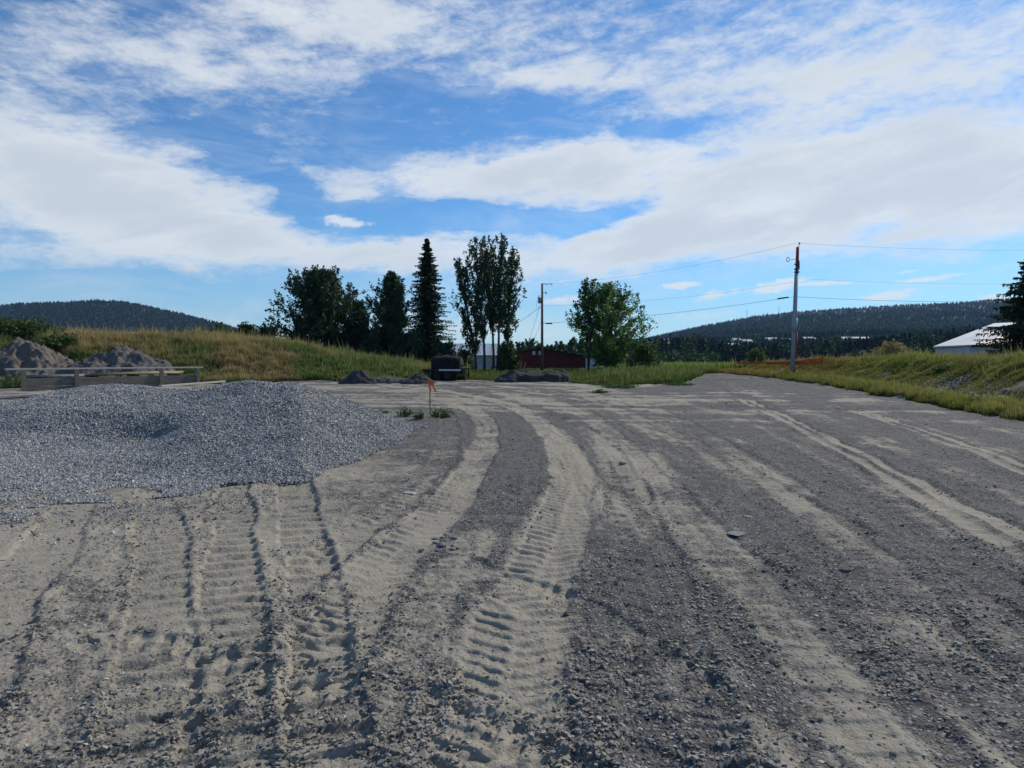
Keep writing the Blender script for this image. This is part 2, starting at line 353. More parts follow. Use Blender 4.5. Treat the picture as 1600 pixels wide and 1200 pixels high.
def yard_detail(x, y):
    """relief and dust of the worked dirt yard: tyre tracks, ruts, clods"""
    z = np.zeros(x.shape); dust = np.zeros(x.shape)
    big = fbm(x*.35, y*.35, 60, 4); 
    dust = .42+.9*(big-.5)
    # lighter fine soil near the camera's left, dark crushed gravel to the right and inside the bend
    dust += .16*ss(1.2, -2.5, x-.12*y+1.3*(fbm(x*.5, y*.5, 61, 3)-.5))*ss(17, 9, y)
    dust -= .30*ss(1.0, 6.0, x-.16*y)
    dust -= .35*ss(13, 17, x-.0*y)
    dust -= .30*ss(28, 60, y)*ss(2, 12, x)
    dust -= .42*np.exp(-((x+1.3)/1.7)**4-((y-16)/6.5)**4)
    inner = np.exp(-(((x-.25)/.75)**2+((y-11.3)/3.2)**2)); dust -= 1.15*inner
    inner2 = np.exp(-(((x-1.15)/.6)**2+((y-5.6)/1.3)**2)); dust -= .9*inner2
    inner3 = np.exp(-(((x-3.6)/1.1)**2+((y-6.1)/1.2)**2)); dust -= .4*inner3
    cc = x/(1+.035*(y-6)); cc = cc+2*(np.maximum(y-12, 0)/23)**1.5*ss(5.5, 3, cc)
    fl = fbm(cc*1.9+.3*fbm(x, y, 62, 2), y*.10, 63, 4, .6); fl2 = fbm(cc*7, y*.45, 64, 3, .6); rt = ss(-1.5, 1.5, cc)
    dust += ((fl-.5)*1.9+(fl2-.5)*.8)*rt*.85
    z += ((fl-.5)*.07+(fl2-.5)*.025)*rt
    near = ss(26, 14, y)
    clod = fbm(x*7, y*7, 70, 4, .6)
    ridg = 1-np.abs(2*fbm(x*3.1, y*3.1, 72, 3, .55)-1)
    rough = np.clip(ss(.42, .62, fbm(x*.55, y*.55, 75, 3))+.6*np.exp(-((x+1.3)/1.6)**2-((y-8)/2.5)**2), 0, 1); fine = fbm(x*15, y*15, 76, 3, .6)
    zn = near*((fine-.5)*.019*(.35+rough)+(clod-.5)*.021*(.3+rough)+(ridg**3-.3)*.022*rough)
    z += (fbm(x*.9, y*.9, 77, 3)-.5)*.07
    wx = x+.05*(fbm(x*1.1, y*1.1, 80, 3)-.5)*2; wy = y+.05*(fbm(x*1.1, y*1.1, 81, 3)-.5)*2
    for k, (pts, wd, dp, lug, pitch, du, style) in enumerate(TR):
        L = smooth_line(pts); 
        bx = (x > L[:, 0].min()-1.2) & (x < L[:, 0].max()+1.2) & (y > L[:, 1].min()-1.2) & (y < L[:, 1].max()+1.2)
        if not bx.any(): continue
        d, s, sd = polydist(wx[bx], wy[bx], L); X = x[bx]; Y = y[bx]
        wvar = wd*(1+.25*(fbm(s*.8, s*0+k, 90+k, 2)-.5)*2)
        q = d/(wvar/2); ins = ss(1.12, .88, q)
        fade = .45+.55*ss(.3, .55, fbm(X*.8, Y*.8, 95+k, 3))
        ridge = np.exp(-((q-1.22)/.16)**2)
        zz = -.8*dp*ins*fade+ridge*dp*(.75 if style else .45)*ss(.42, .62, fbm(X*1.7, Y*1.7, 93+k, 3))*(.4+fbm(X*6, Y*6, 96, 3))
        if lug:
            ch = {0: 0, 1: .5*d*1.0, 2: 0}[style]
            side = np.where(sd > 0, pitch*.5, 0) if style == 1 else 0
            ph = (s+ch+side+.06*(fbm(X*3, Y*3, 97, 2)-.5))/pitch
            lo, hi_ = (.22, .34) if style == 0 else (.18, .38)
            lg = ss(lo, hi_, np.abs((ph % 1)-.5)+.12*(fbm(X*9, Y*9, 94, 2)-.5))*2-1
            lf = ss(.30, .50, fbm(X*1.3, Y*1.3, 98+k, 3))
            zz += .8*lug*lg*ins*((.25 if style else .55)+(.75 if style else .45)*lf)*(.6+.8*fbm(X*4, Y*4, 92, 2))*(1 if style == 0 else ss(.0, .18, q))
        if style == 2:
            zz += .03*np.exp(-(q/.2)**2)*ins
            dc = du*ss(1.0, .75, q)*(1-.9*np.exp(-((q+.25*(fbm(s*.7, s*0, 91, 2)-.5))/.20)**2))
        else: dc = du*ins*(.6+.4*fade)
        z[bx] += zz; zn[bx] *= 1-.65*ins
        t = dust[bx]; amt = np.clip(dc, 0, 1)*(.55 if style != 2 else .95)*(.55+.45*fade)
        dust[bx] = t*(1-amt)+(.62+.4*du*.6)*amt-.18*np.exp(-((q-1.08)/.10)**2)*(.4+.6*fade)*ss(40, 20, Y)
    z += zn
    # thin wheel lines across the far yard
    ln_ = np.abs(vn(cc*.35+7+.2*x*0, y*0+(y+.22*x)*.42, 65)-.5)
    far_ = ss(15, 24, y)*ss(75, 55, y)
    for q_, (ax, ay, k0) in enumerate(((.16, 1.0, .55), (-.10, 1.0, .43), (.30, .8, .36))):
        ph_ = fbm((ax*x+ay*y)*k0+.3*fbm(x*.12, y*.12, 66+q_, 2), x*.02, 67+q_, 3)
        lne = np.exp(-((ph_-.5)/.018)**2); z -= .035*lne*far_; dust += (.30*np.exp(-((ph_-.53)/.018)**2)-.45*lne)*far_
    # streaks running the way the machines turn, far part of the yard
    st = fbm(x*.10+y*.03, (y+.10*x)*1.1, 99, 4)
    z += (st-.5)*.10*ss(14, 26, y)
    dust += (st-.5)*1.7*ss(12, 24, y)
    for pts_, w0, amt0 in ((TR[4][0], .72, .62), (TR[5][0], .60, .40)):      # the two passes that turned here last
        d, s, sd = polydist(wx, wy, smooth_line(pts_)); q = d/(w0/2); f_ = .55+.45*ss(.3, .5, fbm(x*1.1, y*1.1, 103, 3))
        q = q+.5*(fbm(x*2.6, y*2.6, 104, 3)-.5); m_ = ss(1.3, .7, q)*amt0*f_*ss(3.2, 4.6, y); dust = dust*(1-m_)+1.0*m_
        dust -= .26*np.exp(-((q-1.36)/.18)**2)*f_*ss(45, 25, y)*(sd > -2)
    dust += (fbm(x*2.2, y*2.2, 100, 4, .6)-.5)*.55
    return z, np.clip(dust, 0, 1)
PC = [(-20, 18.5), (-14, 18), (-10.7, 17.2), (-8, 16), (-5.6, 15), (-3, 14.6), (0, 14.6)]
PH = [(-20, .2), (-17, .45), (-14.5, .62), (-13, .72), (-11.9, 1.02), (-10.7, 1.22), (-9.8, 1.22), (-8.2, 1.14), (-7.2, 1.18), (-6.5, 1.30), (-5.8, 1.37), (-4.9, 1.37), (0, 1.3)]
def pile_z(x, Y):
    """height of the crushed gravel above the yard: a long crest with a shelf in front and a steep cone at its right end"""
    t = np.interp(x, [p[0] for p in PC], [p[1] for p in PC])-Y+.5*(fbm(x*.5, Y*.5, 120, 3)-.5)
    s = 1+.30*ss(-6.5, -11, x)
    T = [-3.2, -2.2, -.6, 0, .5, 1.9, 2.7, 3.4, 4.6, 5.6, 6.6]
    wl = np.interp(t/s, T, [0, .25, .93, 1, .95, .66, .30, .19, .13, .04, 0])
    wr = np.interp(t, [-3.2, -2.2, -.5, 0, .4, 4.4, 4.9], [0, .25, .92, 1, .97, .06, 0])
    k = ss(-6.9, -5.9, x+.3*(fbm(Y*.9, x*.9, 124, 2)-.5)); w_ = wl*(1-k)+wr*k
    h = np.interp(x, [p[0] for p in PH], [p[1] for p in PH])
    side = np.clip((-2.32-x-.16*np.clip(t, 0, 5)+.30*(fbm(x*.9, Y*.9, 125, 3)-.5))*.56, -.1, 9)
    z = np.minimum(h*w_, side)
    z = np.where(z > 0, z, np.minimum(z, 0))
    z += .12*(fbm(x*.8, Y*.8, 121, 3)-.5)*ss(.05, .4, z)+.04*(fbm(x*4, Y*4, 122, 3)-.5)*ss(.02, .2, z)
    z -= .028+.05*(fbm(x*.9, Y*1.3, 123, 4, .6)-.5)
    return z
def ground_z(x, Y):
    z = base_z(x, Y); v = veg_mask(x, Y)
    m = (Y < 75) & (Y > .5) & (np.abs(x) < 60)
    out = z.copy()
    if m.any():
        d, _ = yard_detail(x[m], Y[m]); out[m] += d*(1-v[m])
    rgh = (fbm(x*1.5, Y*1.5, 130, 4, .6)-.5)*.22
    out += rgh*v*(Y < 90)
    return out
def gz(x, y): return float(ground_z(np.array([float(x)]), np.array([float(y)]))[0])

# ------------------------------------------------------------------ the ground: one sheet to the horizon
def build_ground():
    fine = np.arctan(np.linspace(-.86, .86, 1180))
    rest = np.linspace(fine[-1], 2*math.pi+fine[0], 90)[1:-1]
    A = np.concatenate([fine, rest])
    inv = np.linspace(1/2.6, 1/85., 640); rr = 1/inv
    rows = np.concatenate([[.02, .5, 1.2, 1.9, 2.3], rr, np.geomspace(86, 9000, 70)])
    # cap the spacing on far rows
    out = [rows[0]]
    for r in rows[1:]:
        while r-out[-1] > .35 and out[-1] < 80 and out[-1] > 2.5: out.append(out[-1]+.3)
        out.append(r)
    rows = np.array(out)
    AA, RR = np.meshgrid(A, rows); x = (RR*np.sin(AA)).ravel(); y = (RR*np.cos(AA)).ravel()
    z = np.zeros(x.shape); dust = np.full(x.shape, .5)
    m = (y > .3); z[m] = base_z(x[m], y[m]); v = veg_mask(x, y)
    yb = (y > .3) & (y < 76) & (np.abs(x) < 60)
    dz, du = yard_detail(x[yb], y[yb]); z[yb] += dz*(1-v[yb]); dust[yb] = du
    z += (fbm(x*1.5, y*1.5, 130, 4, .6)-.5)*.22*v*(y < 90)
    z[(y <= .3)] = 0
    n = len(A); k = len(rows)
    i = np.arange(k-1)[:, None]*n; j = np.arange(n)[None, :]; j2 = (j+1) % n
    F = np.stack([i+j, i+j2, i+n+j2, i+n+j], -1).reshape(-1, 4)[:, ::-1]
    me = np_mesh('ground', np.stack([x, y, z], 1), F, 4, np.stack([dust, v, np.zeros_like(v)], 1), True)
    m_, b, p = newmat('worked_dirt_and_gravel')
    a = b.n('ShaderNodeAttribute', attribute_name='Col'); s = b.n('ShaderNodeSeparateColor'); b.l(a.outputs['Color'], s.inputs[0])
    t = b.n('ShaderNodeTexCoord'); ob = t.outputs['Object']
    nf = b.noise(ob, 9, 6, .65); ng = b.noise(ob, 45, 4, .7); nl = b.noise(ob, .8, 5, .6); nmid = b.noise(ob, 3.2, 6, .65)
    du_ = b.m('ADD', s.outputs[0], b.m('MULTIPLY', b.m('SUBTRACT', nf, .5), .75))
    du_ = b.m('ADD', du_, b.m('MULTIPLY', b.m('SUBTRACT', ng, .5), .55))
    du_ = b.m('ADD', du_, b.m('MULTIPLY', b.m('SUBTRACT', nmid, .5), 1.0))
    du_ = b.m('ADD', du_, b.m('MULTIPLY', b.m('SUBTRACT', b.noise(ob, 18, 5, .7, .6), .5), .7))
    f = b.ramp(du_, .20, .82)
    tan = b.mix(b.ramp(nl, .3, .7), (.335, .306, .243), (.282, .262, .212))
    drk = b.mix(b.ramp(nmid, .35, .65), (.086, .085, .080), (.130, .126, .115))
    c = b.mix(f, drk, tan)
    # single stones of the gravel surface: pale and dark specks
    vo = b.n('ShaderNodeTexVoronoi'); b.l(ob, vo.inputs['Vector']); vo.inputs['Scale'].default_value = 34
    sp = b.n('ShaderNodeSeparateColor'); b.l(vo.outputs['Color'], sp.inputs[0])
    cell = b.m('MULTIPLY', b.ramp(vo.outputs['Distance'], .55, .30), b.ramp(f, .95, .2, .15, 1))
    c = b.mix(b.m('MULTIPLY', cell, .55), c, b.mix(b.ramp(sp.outputs[0], .25, .95), (.04, .042, .045), (.44, .44, .43)))
    sepo = b.n('ShaderNodeSeparateXYZ'); b.l(ob, sepo.inputs[0])
    grs = b.mix(b.ramp(b.noise(ob, .25, 6, .7), .35, .65), (.075, .085, .025), (.16, .13, .06))
    grs = b.mix(b.ramp(sepo.outputs[1], 90, 130), grs, b.mix(b.ramp(b.noise(ob, .012, 4, .6), .4, .6), (.10, .13, .035), (.07, .105, .03)))
    soil = b.mix(nf, (.15, .135, .11), (.27, .25, .21))
    far = b.ramp(sepo.outputs[1], 85, 100)
    vg = b.mix(b.m('MAXIMUM', far, b.ramp(b.noise(ob, .9, 5, .6), .42, .55)), soil, grs)
    c = b.mix(b.ramp(s.outputs[1], .35, .65), c, vg)
    b.l(c, p.inputs['Base Color']); p.inputs['Roughness'].default_value = .95; p.inputs['Specular IOR Level'].default_value = .15
    bp = b.n('ShaderNodeBump'); bp.inputs['Strength'].default_value = .85; bp.inputs['Distance'].default_value = .03
    h = b.m('ADD', b.m('MULTIPLY', nf, 1.0), b.m('MULTIPLY', ng, .5)); h = b.m('ADD', h, b.m('MULTIPLY', cell, .35))
    b.l(h, bp.inputs['Height']); b.l(bp.outputs[0], p.inputs['Normal'])
    tag(link('ground', me, m_), kind='structure')
build_ground()

# ------------------------------------------------------------------ stones
OCT = np.array([(1, 0, 0), (-1, 0, 0), (0, 1, 0), (0, -1, 0), (0, 0, 1), (0, 0, -1)], float)
OCF = np.array([(0, 2, 4), (2, 1, 4), (1, 3, 4), (3, 0, 4), (2, 0, 5), (1, 2, 5), (3, 1, 5), (0, 3, 5)])
CUB = np.array([(a, b, c) for c in (-1, 1) for b in (-1, 1) for a in (-1, 1)], float)*.62
CUF = np.array([(0, 2, 3), (0, 3, 1), (4, 5, 7), (4, 7, 6), (0, 1, 5), (0, 5, 4), (2, 6, 7), (2, 7, 3), (0, 4, 6), (0, 6, 2), (1, 3, 7), (1, 7, 5)])
def stones(x, y, z, size, col, flat=.75, cube=False, g=rng):
    """many angular stones in one mesh: arrays -> verts, faces, colours"""
    n = len(x); B, Fc = (CUB, CUF) if cube else (OCT, OCF); nb = len(B)
    V = B[None]*(1+g.uniform(-.38, .38, (n, nb, 1)))+g.uniform(-.22, .22, (n, nb, 3))
    V[:, :, 0] *= g.uniform(.75, 1.35, (n, 1)); V[:, :, 2] *= flat*g.uniform(.7, 1.2, (n, 1))
    a = g.uniform(0, 6.283, n); t = g.uniform(-.6, .6, n)
    ct, st = np.cos(t)[:, None], np.sin(t)[:, None]
    X, Z = V[:, :, 0]*ct-V[:, :, 2]*st, V[:, :, 0]*st+V[:, :, 2]*ct
    ca, sa = np.cos(a)[:, None], np.sin(a)[:, None]
    X, Y = X*ca-V[:, :, 1]*sa, X*sa+V[:, :, 1]*ca
    S = size[:, None]
    V = np.stack([x[:, None]+X*S, y[:, None]+Y*S, z[:, None]+Z*S], -1).reshape(-1, 3)
    F = (np.arange(n)[:, None, None]*nb+Fc[None]).reshape(-1, 3)
    return V, F, np.repeat(col, nb, 0)
def rock_mesh(name, seed, r, mat, flat=.6, loc=(0, 0, 0), parent=None, sub=3, stretch=1.3):
    import bmesh
    bm = bmesh.new(); bmesh.ops.create_icosphere(bm, subdivisions=sub, radius=1)
    g = np.random.default_rng(seed); pl = g.normal(size=(9, 3)); pl /= np.linalg.norm(pl, axis=1)[:, None]; dd = g.uniform(.55, .9, 9)
    for v in bm.verts:
        c = np.array(v.co)
        for n_, d_ in zip(pl, dd):
            k = c@n_-d_
            if k > 0: c = c-n_*k
        c *= 1+.05*math.sin(c[0]*9+seed)*math.cos(c[1]*8)
        v.co = (c[0]*r*stretch, c[1]*r, c[2]*r*flat)
    me = bpy.data.meshes.new(name); bm.to_mesh(me); bm.free()
    return link(name, me, mat, parent, loc)

def build_pile():
    gx = np.arange(-21, -1.2, .05); gy = np.arange(6.5, 22.5, .05)
    X, Y = np.meshgrid(gx, gy); sh = X.shape; x = X.ravel(); y = Y.ravel()
    b0 = base_z(x, y)+0*x; pz = pile_z(x, y)
    z = b0+np.maximum(pz, -.12)-.16*(1-ss(.0, .07, pz))
    idx = np.arange(len(x)).reshape(sh)
    F = np.stack([idx[:-1, :-1], idx[:-1, 1:], idx[1:, 1:], idx[1:, :-1]], -1).reshape(-1, 4)
    keep = (pz[F] > .0).any(1); F = F[keep]
    used = np.unique(F); rm = np.full(len(x), -1); rm[used] = np.arange(len(used))
    V = np.stack([x, y, z], 1)[used]; F = rm[F]
    col = np.tile((.13, .135, .135), (len(V), 1))  # darker than the loose stones: shade between them put into the bed's colour
    me = np_mesh('gravel_bed', V, F, 4, col, True)
    root = empty('gravel_pile', (-7, 14, 0), 'long heap of blue grey crushed gravel at left, spilling over tyre tracks', 'gravel pile')
    o = link('bed', me, M['stone'], root); o.location = (7, -14, 0)
    g = np.random.default_rng(5); N = 430000
    r = 1/g.uniform(1/23., 1/6.6, N*2)      # more where they show largest
    yy = r; xx = g.uniform(-20.5, -1.3, len(r)); pz = pile_z(xx, yy)
    vis = xx > -.86*yy-1
    edge = np.where(pz > .015, 1.0, np.exp((pz-.015)*100)*.8)*ss(-.13, -.03, pz)
    yb = np.interp(xx, [-9, -5.8, -4.9, -4.4, -4.1, -3.3, -2.6], [7.2, 7.6, 8.5, 9.2, 10.6, 10.9, 12.5])
    pt = fbm(xx*1.1, yy*1.6, 126, 4, .6); edge = np.maximum(edge, .9*ss(-.2, .5, yy-yb+.9*(pt-.5))*ss(.44, .54, pt+.10*ss(1.2, 2.6, yy-yb))*(yy < 15)*(xx < -2.7))
    ok = vis & (g.uniform(0, 1, len(r)) < edge); xx, yy, pz = xx[ok][:N], yy[ok][:N], pz[ok][:N]
    # the thin rim only, on top of the yard's own relief
    low = pz < .05; zz = base_z(xx, yy)+np.maximum(pz, 0)
    zg = base_z(xx[low], yy[low])+yard_detail(xx[low], yy[low])[0]; zz[low] = np.maximum(zz[low], zg)
    size = g.uniform(.009, .020, len(xx))*(1+.035*np.maximum(yy-9, 0)); big = g.uniform(0, 1, len(xx)) < .05; size[big] *= 1.5
    k = g.uniform(0, 1, len(xx)); val = .17+.34*k**1.8
    col = np.stack([val*1.0, val*1.015, val*1.0], 1); warm = g.uniform(0, 1, len(xx)) < .12; col[warm] *= (1.15, 1.02, .82)
    V, F, C = stones(xx, yy, zz+size*.3, size, col, .8, False, g)
    o = link('loose_stones', np_mesh('loose_stones', V, F, 3, C), M['stone'], root); o.location = (7, -14, 0); o['kind'] = 'stuff'
build_pile()

def build_pebbles():
    g = np.random.default_rng(8); N = 60000
    r = 1/g.uniform(1/30., 1/2.4, N); a = np.arctan(g.uniform(-.84, .84, N)); x = r*np.sin(a); y = r*np.cos(a)
    dz, du = yard_detail(x, y); v = veg_mask(x, y)
    ok = (v < .5) & (pile_z(x, y) < 0) & (g.uniform(0, 1, N) < (.03+.95*(1-du)**1.5)) & (y > 1.5)
    x, y, dz, du = x[ok], y[ok], dz[ok], du[ok]; n = len(x)
    size = .0035+.010*g.uniform(0, 1, n)**3+.0005*y; bg_ = g.uniform(0, 1, n) < .010; size[bg_] *= 2.3
    val = .07+.38*g.uniform(0, 1, n)**2.0; col = np.stack([val*1.04, val*1.0, val*.93], 1)
    V, F, C = stones(x, y, base_z(x, y)+dz+size*.15, size, col, .45, False, g)
    tag(link('yard_gravel', np_mesh('yard_gravel', V, F, 3, C), M['stone']), 'loose grey pebbles strewn over the dirt yard', 'gravel', kind='stuff')
    # crumbled clods thrown up beside the tyre tracks
    N = 60000
    r = 1/g.uniform(1/16., 1/2.4, N); a = np.arctan(g.uniform(-.84, .84, N)); x = r*np.sin(a); y = r*np.cos(a)
    best = np.full(N, 9.)
    for pts, wd, *_ in TR:
        d, s, sd = polydist(x, y, smooth_line(pts, 3)); best = np.minimum(best, np.abs(d/(wd/2)-1.15))
    pr = np.exp(-(best/.35)**2)*ss(.35, .7, fbm(x*1.2, y*1.2, 140, 3))
    ok = (g.uniform(0, 1, N) < pr) & (pile_z(x, y) < 0) & (x < 6)
    x, y = x[ok], y[ok]; n = len(x); dz, du = yard_detail(x, y)
    size = .006+.013*g.uniform(0, 1, n)**2.5
    val = g.uniform(.15, .30, n); col = np.stack([val*1.08, val, val*.84], 1)
    V, F, C = stones(x, y, base_z(x, y)+dz+size*.3, size, col, .8, True, g)
    tag(link('soil_clods', np_mesh('soil_clods', V, F, 3, C), M['stone']), 'crumbled tan soil clods along the tyre tracks', 'soil clods', kind='stuff')
build_pebbles()
M['palerock'] = simple('pale_rock', (.42, .41, .38), (.30, .295, .28), 9, .9, .4, 40)
M['darkrock'] = simple('dark_rock', (.08, .08, .085), (.13, .13, .13), 9, .9, .4, 40)
M['greyrock'] = simple('grey_rock', (.22, .225, .23), (.15, .155, .16), 9, .9, .4, 40)
ROCKS = [(641, 773, .075, 'palerock', .55, 'small pale rock lying alone on the dirt right of the gravel pile'),
         (1150, 834, .09, 'greyrock', .14, 'flat pale stone slab half sunk in the right of the yard'),
         (1168, 807, .06, 'greyrock', .14, 'thin pale stone chip above the flat slab on the right of the yard'),
         (1318, 891, .05, 'darkrock', .6, 'dark round rock on the dirt at lower right'),
         (865, 763, .04, 'greyrock', .6, 'small grey rock beside the curved tread track'),
         (690, 852, .05, 'greyrock', .6, 'largest grey rock of the little cluster below the centre tracks'),
         (973, 726, .05, 'darkrock', .6, 'dark rock right of the curved track in mid yard')]
for i, (px, py, r, mt, fl, lab) in enumerate(ROCKS):
    x, y = G(px, py); o = rock_mesh('rock', 30+i, r, M[mt], fl, (x, y, gz(x, y)+r*fl*.35), stretch=1.5); o.rotation_euler = (0, .05, i*1.1); tag(o, lab, 'rock')
g_ = np.random.default_rng(77)
for i in range(11):
    px = 676+g_.uniform(0, 40); py = 838+g_.uniform(0, 26); x, y = G(px, py); r = g_.uniform(.02, .036)
    o = rock_mesh('rock', 60+i, r, M['greyrock'], .6, (x, y, gz(x, y)+r*.2), sub=2)
    tag(o, 'one of the fist sized grey stones in the little cluster below the centre tracks', 'rock', 'stones of the little cluster')

# ------------------------------------------------------------------ heaps of soil
def heap(name, lab, cat, cx, cy, lobes, mat, step=.12, rough=.35, seed=0, ground=0.0):
    """lobes: (dx, dy, rx, ry, h, power)"""
    ex = max(abs(l[0])+l[2] for l in lobes)+.3; ey = max(abs(l[1])+l[3] for l in lobes)+.3
    gx = np.arange(-ex, ex, step); gy = np.arange(-ey, ey, step); X, Y = np.meshgrid(gx, gy); x = X.ravel(); y = Y.ravel()
    h = np.zeros(x.shape)
    for dx, dy, rx, ry, hh, pw in lobes:
        q = np.sqrt(((x-dx)/rx)**2+((y-dy)/ry)**2)+.25*(fbm(x*.9+cx, y*.9, 200+seed, 3)-.5)
        h = np.maximum(h, hh*np.clip(1-q, 0, 1)**pw)
    h = h*(1+.5*(fbm(x*1.1, y*1.1, 210+seed, 4)-.5)); rough = rough*1.4
    h += rough*(fbm(x*1.8, y*1.8, 211+seed, 5, .6)-.5)*ss(0, .4, h)
    z = base_z(x+cx, y+cy)-.08+h+ground
    idx = np.arange(len(x)).reshape(X.shape)
    F = np.stack([idx[:-1, :-1], idx[:-1, 1:], idx[1:, 1:], idx[1:, :-1]], -1).reshape(-1, 4)
    F = F[(h[F] > .01).any(1)]; used = np.unique(F); rm = np.full(len(x), -1); rm[used] = np.arange(len(used))
    o = link(name, np_mesh(name, np.stack([x, y, z], 1)[used], rm[F], 4, None, False), mat); o.location = (cx, cy, 0)
    return tag(o, lab, cat)
M['soilbrown'] = simple('brown_soil', (.17, .145, .12), (.095, .082, .07), 1.3, .95, .8, 9)
M['soilgrey'] = simple('grey_brown_soil', (.135, .125, .113), (.08, .075, .07), 1.6, .95, .8, 9)
M['soildark'] = simple('dark_soil', (.055, .054, .055), (.03, .03, .032), 1.2, .95, .8, 8)
x0 = P(25, 556, 47)[0]
heap('soil_pile', 'large eroded reddish brown soil pile against the grassy bank at far left', 'dirt pile', x0, 47, [(0, 0, 4.6, 3.4, 2.6, .8), (-4, 0, 5, 3, 2.3, .9), (2.6, -.3, 2.6, 2, 1.2, .9)], M['soilbrown'], .12, .7, 1)
x0 = P(175, 556, 47)[0]
heap('soil_pile', 'grey brown cone of soil behind the wooden barrier', 'dirt pile', x0, 47.5, [(0, 0, 4.2, 3.2, 2.25, .8), (-2, -.4, 2.8, 2, 1.5, .9), (1.6, 0, 3.0, 2.4, 1.5, .9)], M['soilgrey'], .12, .5, 2)
x0, y0 = P(563, 590, 46)[:2]
heap('soil_pile', 'small pointed dark soil mound at the grass edge left of the black trailer', 'dirt pile', x0, y0, [(0, 0, 1.3, 1, 1.0, .75), (-.7, 0, 1.1, .8, .6, .9)], M['soildark'], .07, .4, 3)
x0, y0 = P(606, 590, 46.5)[:2]
heap('soil_ridge', 'long low soil ridge between the two small dark mounds', 'dirt pile', x0, y0, [(0, 0, 2.2, .8, .55, .5)], M['soilgrey'], .08, .3, 4)
x0, y0 = P(652, 590, 46)[:2]
heap('soil_pile', 'small rounded dark soil mound next to the survey stake flag', 'dirt pile', x0, y0, [(0, 0, 1.4, 1, .75, .7)], M['soildark'], .07, .3, 5)
x0, y0 = P(845, 590, 49)[:2]
heap('soil_pile', 'long dark bank of dug soil with steep face in front of the red barn', 'dirt pile', x0-.1, y0, [(.1, 0, 2.15, 1.4, .95, .16), (1.75, .1, .6, .9, 1.15, .4), (-2.0, -.2, 1.5, 1.2, .9, .8)], M['soildark'], .07, .22, 6)
for px, py, lab, sc in ((1105, 605, 'low grey dirt hump crossing the far end of the gravel road', .3),):
    x0, y0 = G(px, py)
    heap('soil_ridge', lab, 'dirt pile', x0, y0, [(0, 0, 3.2, 1.4, .16, .8)], M['soilgrey'], .12, .1, 9)

# ------------------------------------------------------------------ grass
def blades(x, y, z, h, wd, cb, ct, g, lean=.35):
    n = len(x); a = g.uniform(0, 6.283, n); la = g.uniform(0, 6.283, n); ln = np.abs(g.normal(0, lean, n))*h
    dx, dy = np.cos(a)*wd/2, np.sin(a)*wd/2
    lx, ly = np.cos(la)*ln, np.sin(la)*ln
    b0 = np.stack([x-dx, y-dy, z], 1); b1 = np.stack([x+dx, y+dy, z], 1)
    m0 = np.stack([x-dx*.8+lx*.4, y-dy*.8+ly*.4, z+h*.6], 1); m1 = np.stack([x+dx*.8+lx*.4, y+dy*.8+ly*.4, z+h*.6], 1)
    tp = np.stack([x+lx, y+ly, z+h*np.clip(1-.3*(ln/h)**2, .5, 1)], 1)
    V = np.stack([b0, b1, m1, m0, tp], 1).reshape(-1, 3); o = np.arange(n)[:, None]*5
    F = np.concatenate([o+np.array([[0, 1, 2]]), o+np.array([[0, 2, 3]]), o+np.array([[3, 2, 4]])], 0)
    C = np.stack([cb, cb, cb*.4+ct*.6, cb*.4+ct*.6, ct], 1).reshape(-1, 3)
    return V, F, C
GREEN = np.array([.052, .088, .020]); DGREEN = np.array([.026, .056, .017]); YGREEN = np.array([.185, .18, .05])
GOLD = np.array([.30, .215, .105]); STRAW = np.array([.42, .35, .20]); RUST = np.array([.21, .125, .065])
def mixc(a, b, t): return a[None]*(1-t[:, None])+b[None]*t[:, None]
def sampler(N, x0, x1, y0, y1, g):
    """points thinned with distance: density ~ 1/Y"""
    y = np.exp(g.uniform(math.log(y0), math.log(y1), N)); u = g.uniform(0, 1, N)
    return x0(y)+(x1(y)-x0(y))*u, y
def build_grass(name, lab, N, x0, x1, y0, y1, fn, seed, wk=1.0):
    g = np.random.default_rng(seed); x, y = sampler(N, x0, x1, y0, y1, g)
    dens, h, cb, ct = fn(x, y, g)
    v = veg_mask(x, y)
    ok = (g.uniform(0, 1, N) < dens) & (v > g.uniform(.08, .95, N))
    x, y, h, cb, ct = x[ok], y[ok], h[ok], cb[ok], ct[ok]
    k1 = vn(x*1.5, y*1.5, 371); k2 = vn(x*3.7, y*3.7, 372); kk = np.clip(.5*k1+.35*k2+.5*(fbm(x*.33, y*.5, 373, 3)-.35), 0, 1)
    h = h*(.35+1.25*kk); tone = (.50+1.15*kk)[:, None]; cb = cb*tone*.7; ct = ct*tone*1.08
    st = g.uniform(0, 1, len(x)) < .025; h[st] *= 1.6; ct[st] = ct[st]*.4+STRAW*.6; cb[st] = cb[st]*.5+STRAW*.3
    z = ground_z(x, y)-.03; wd = (.010+.0006*y)*g.uniform(.6, 1.4, len(x))*wk
    V, F, C = blades(x, y, z, h, wd, cb, ct, g)
    tag(link(name, np_mesh(name, V, F, 3, C), M['grass']), lab, 'grass', kind='stuff')
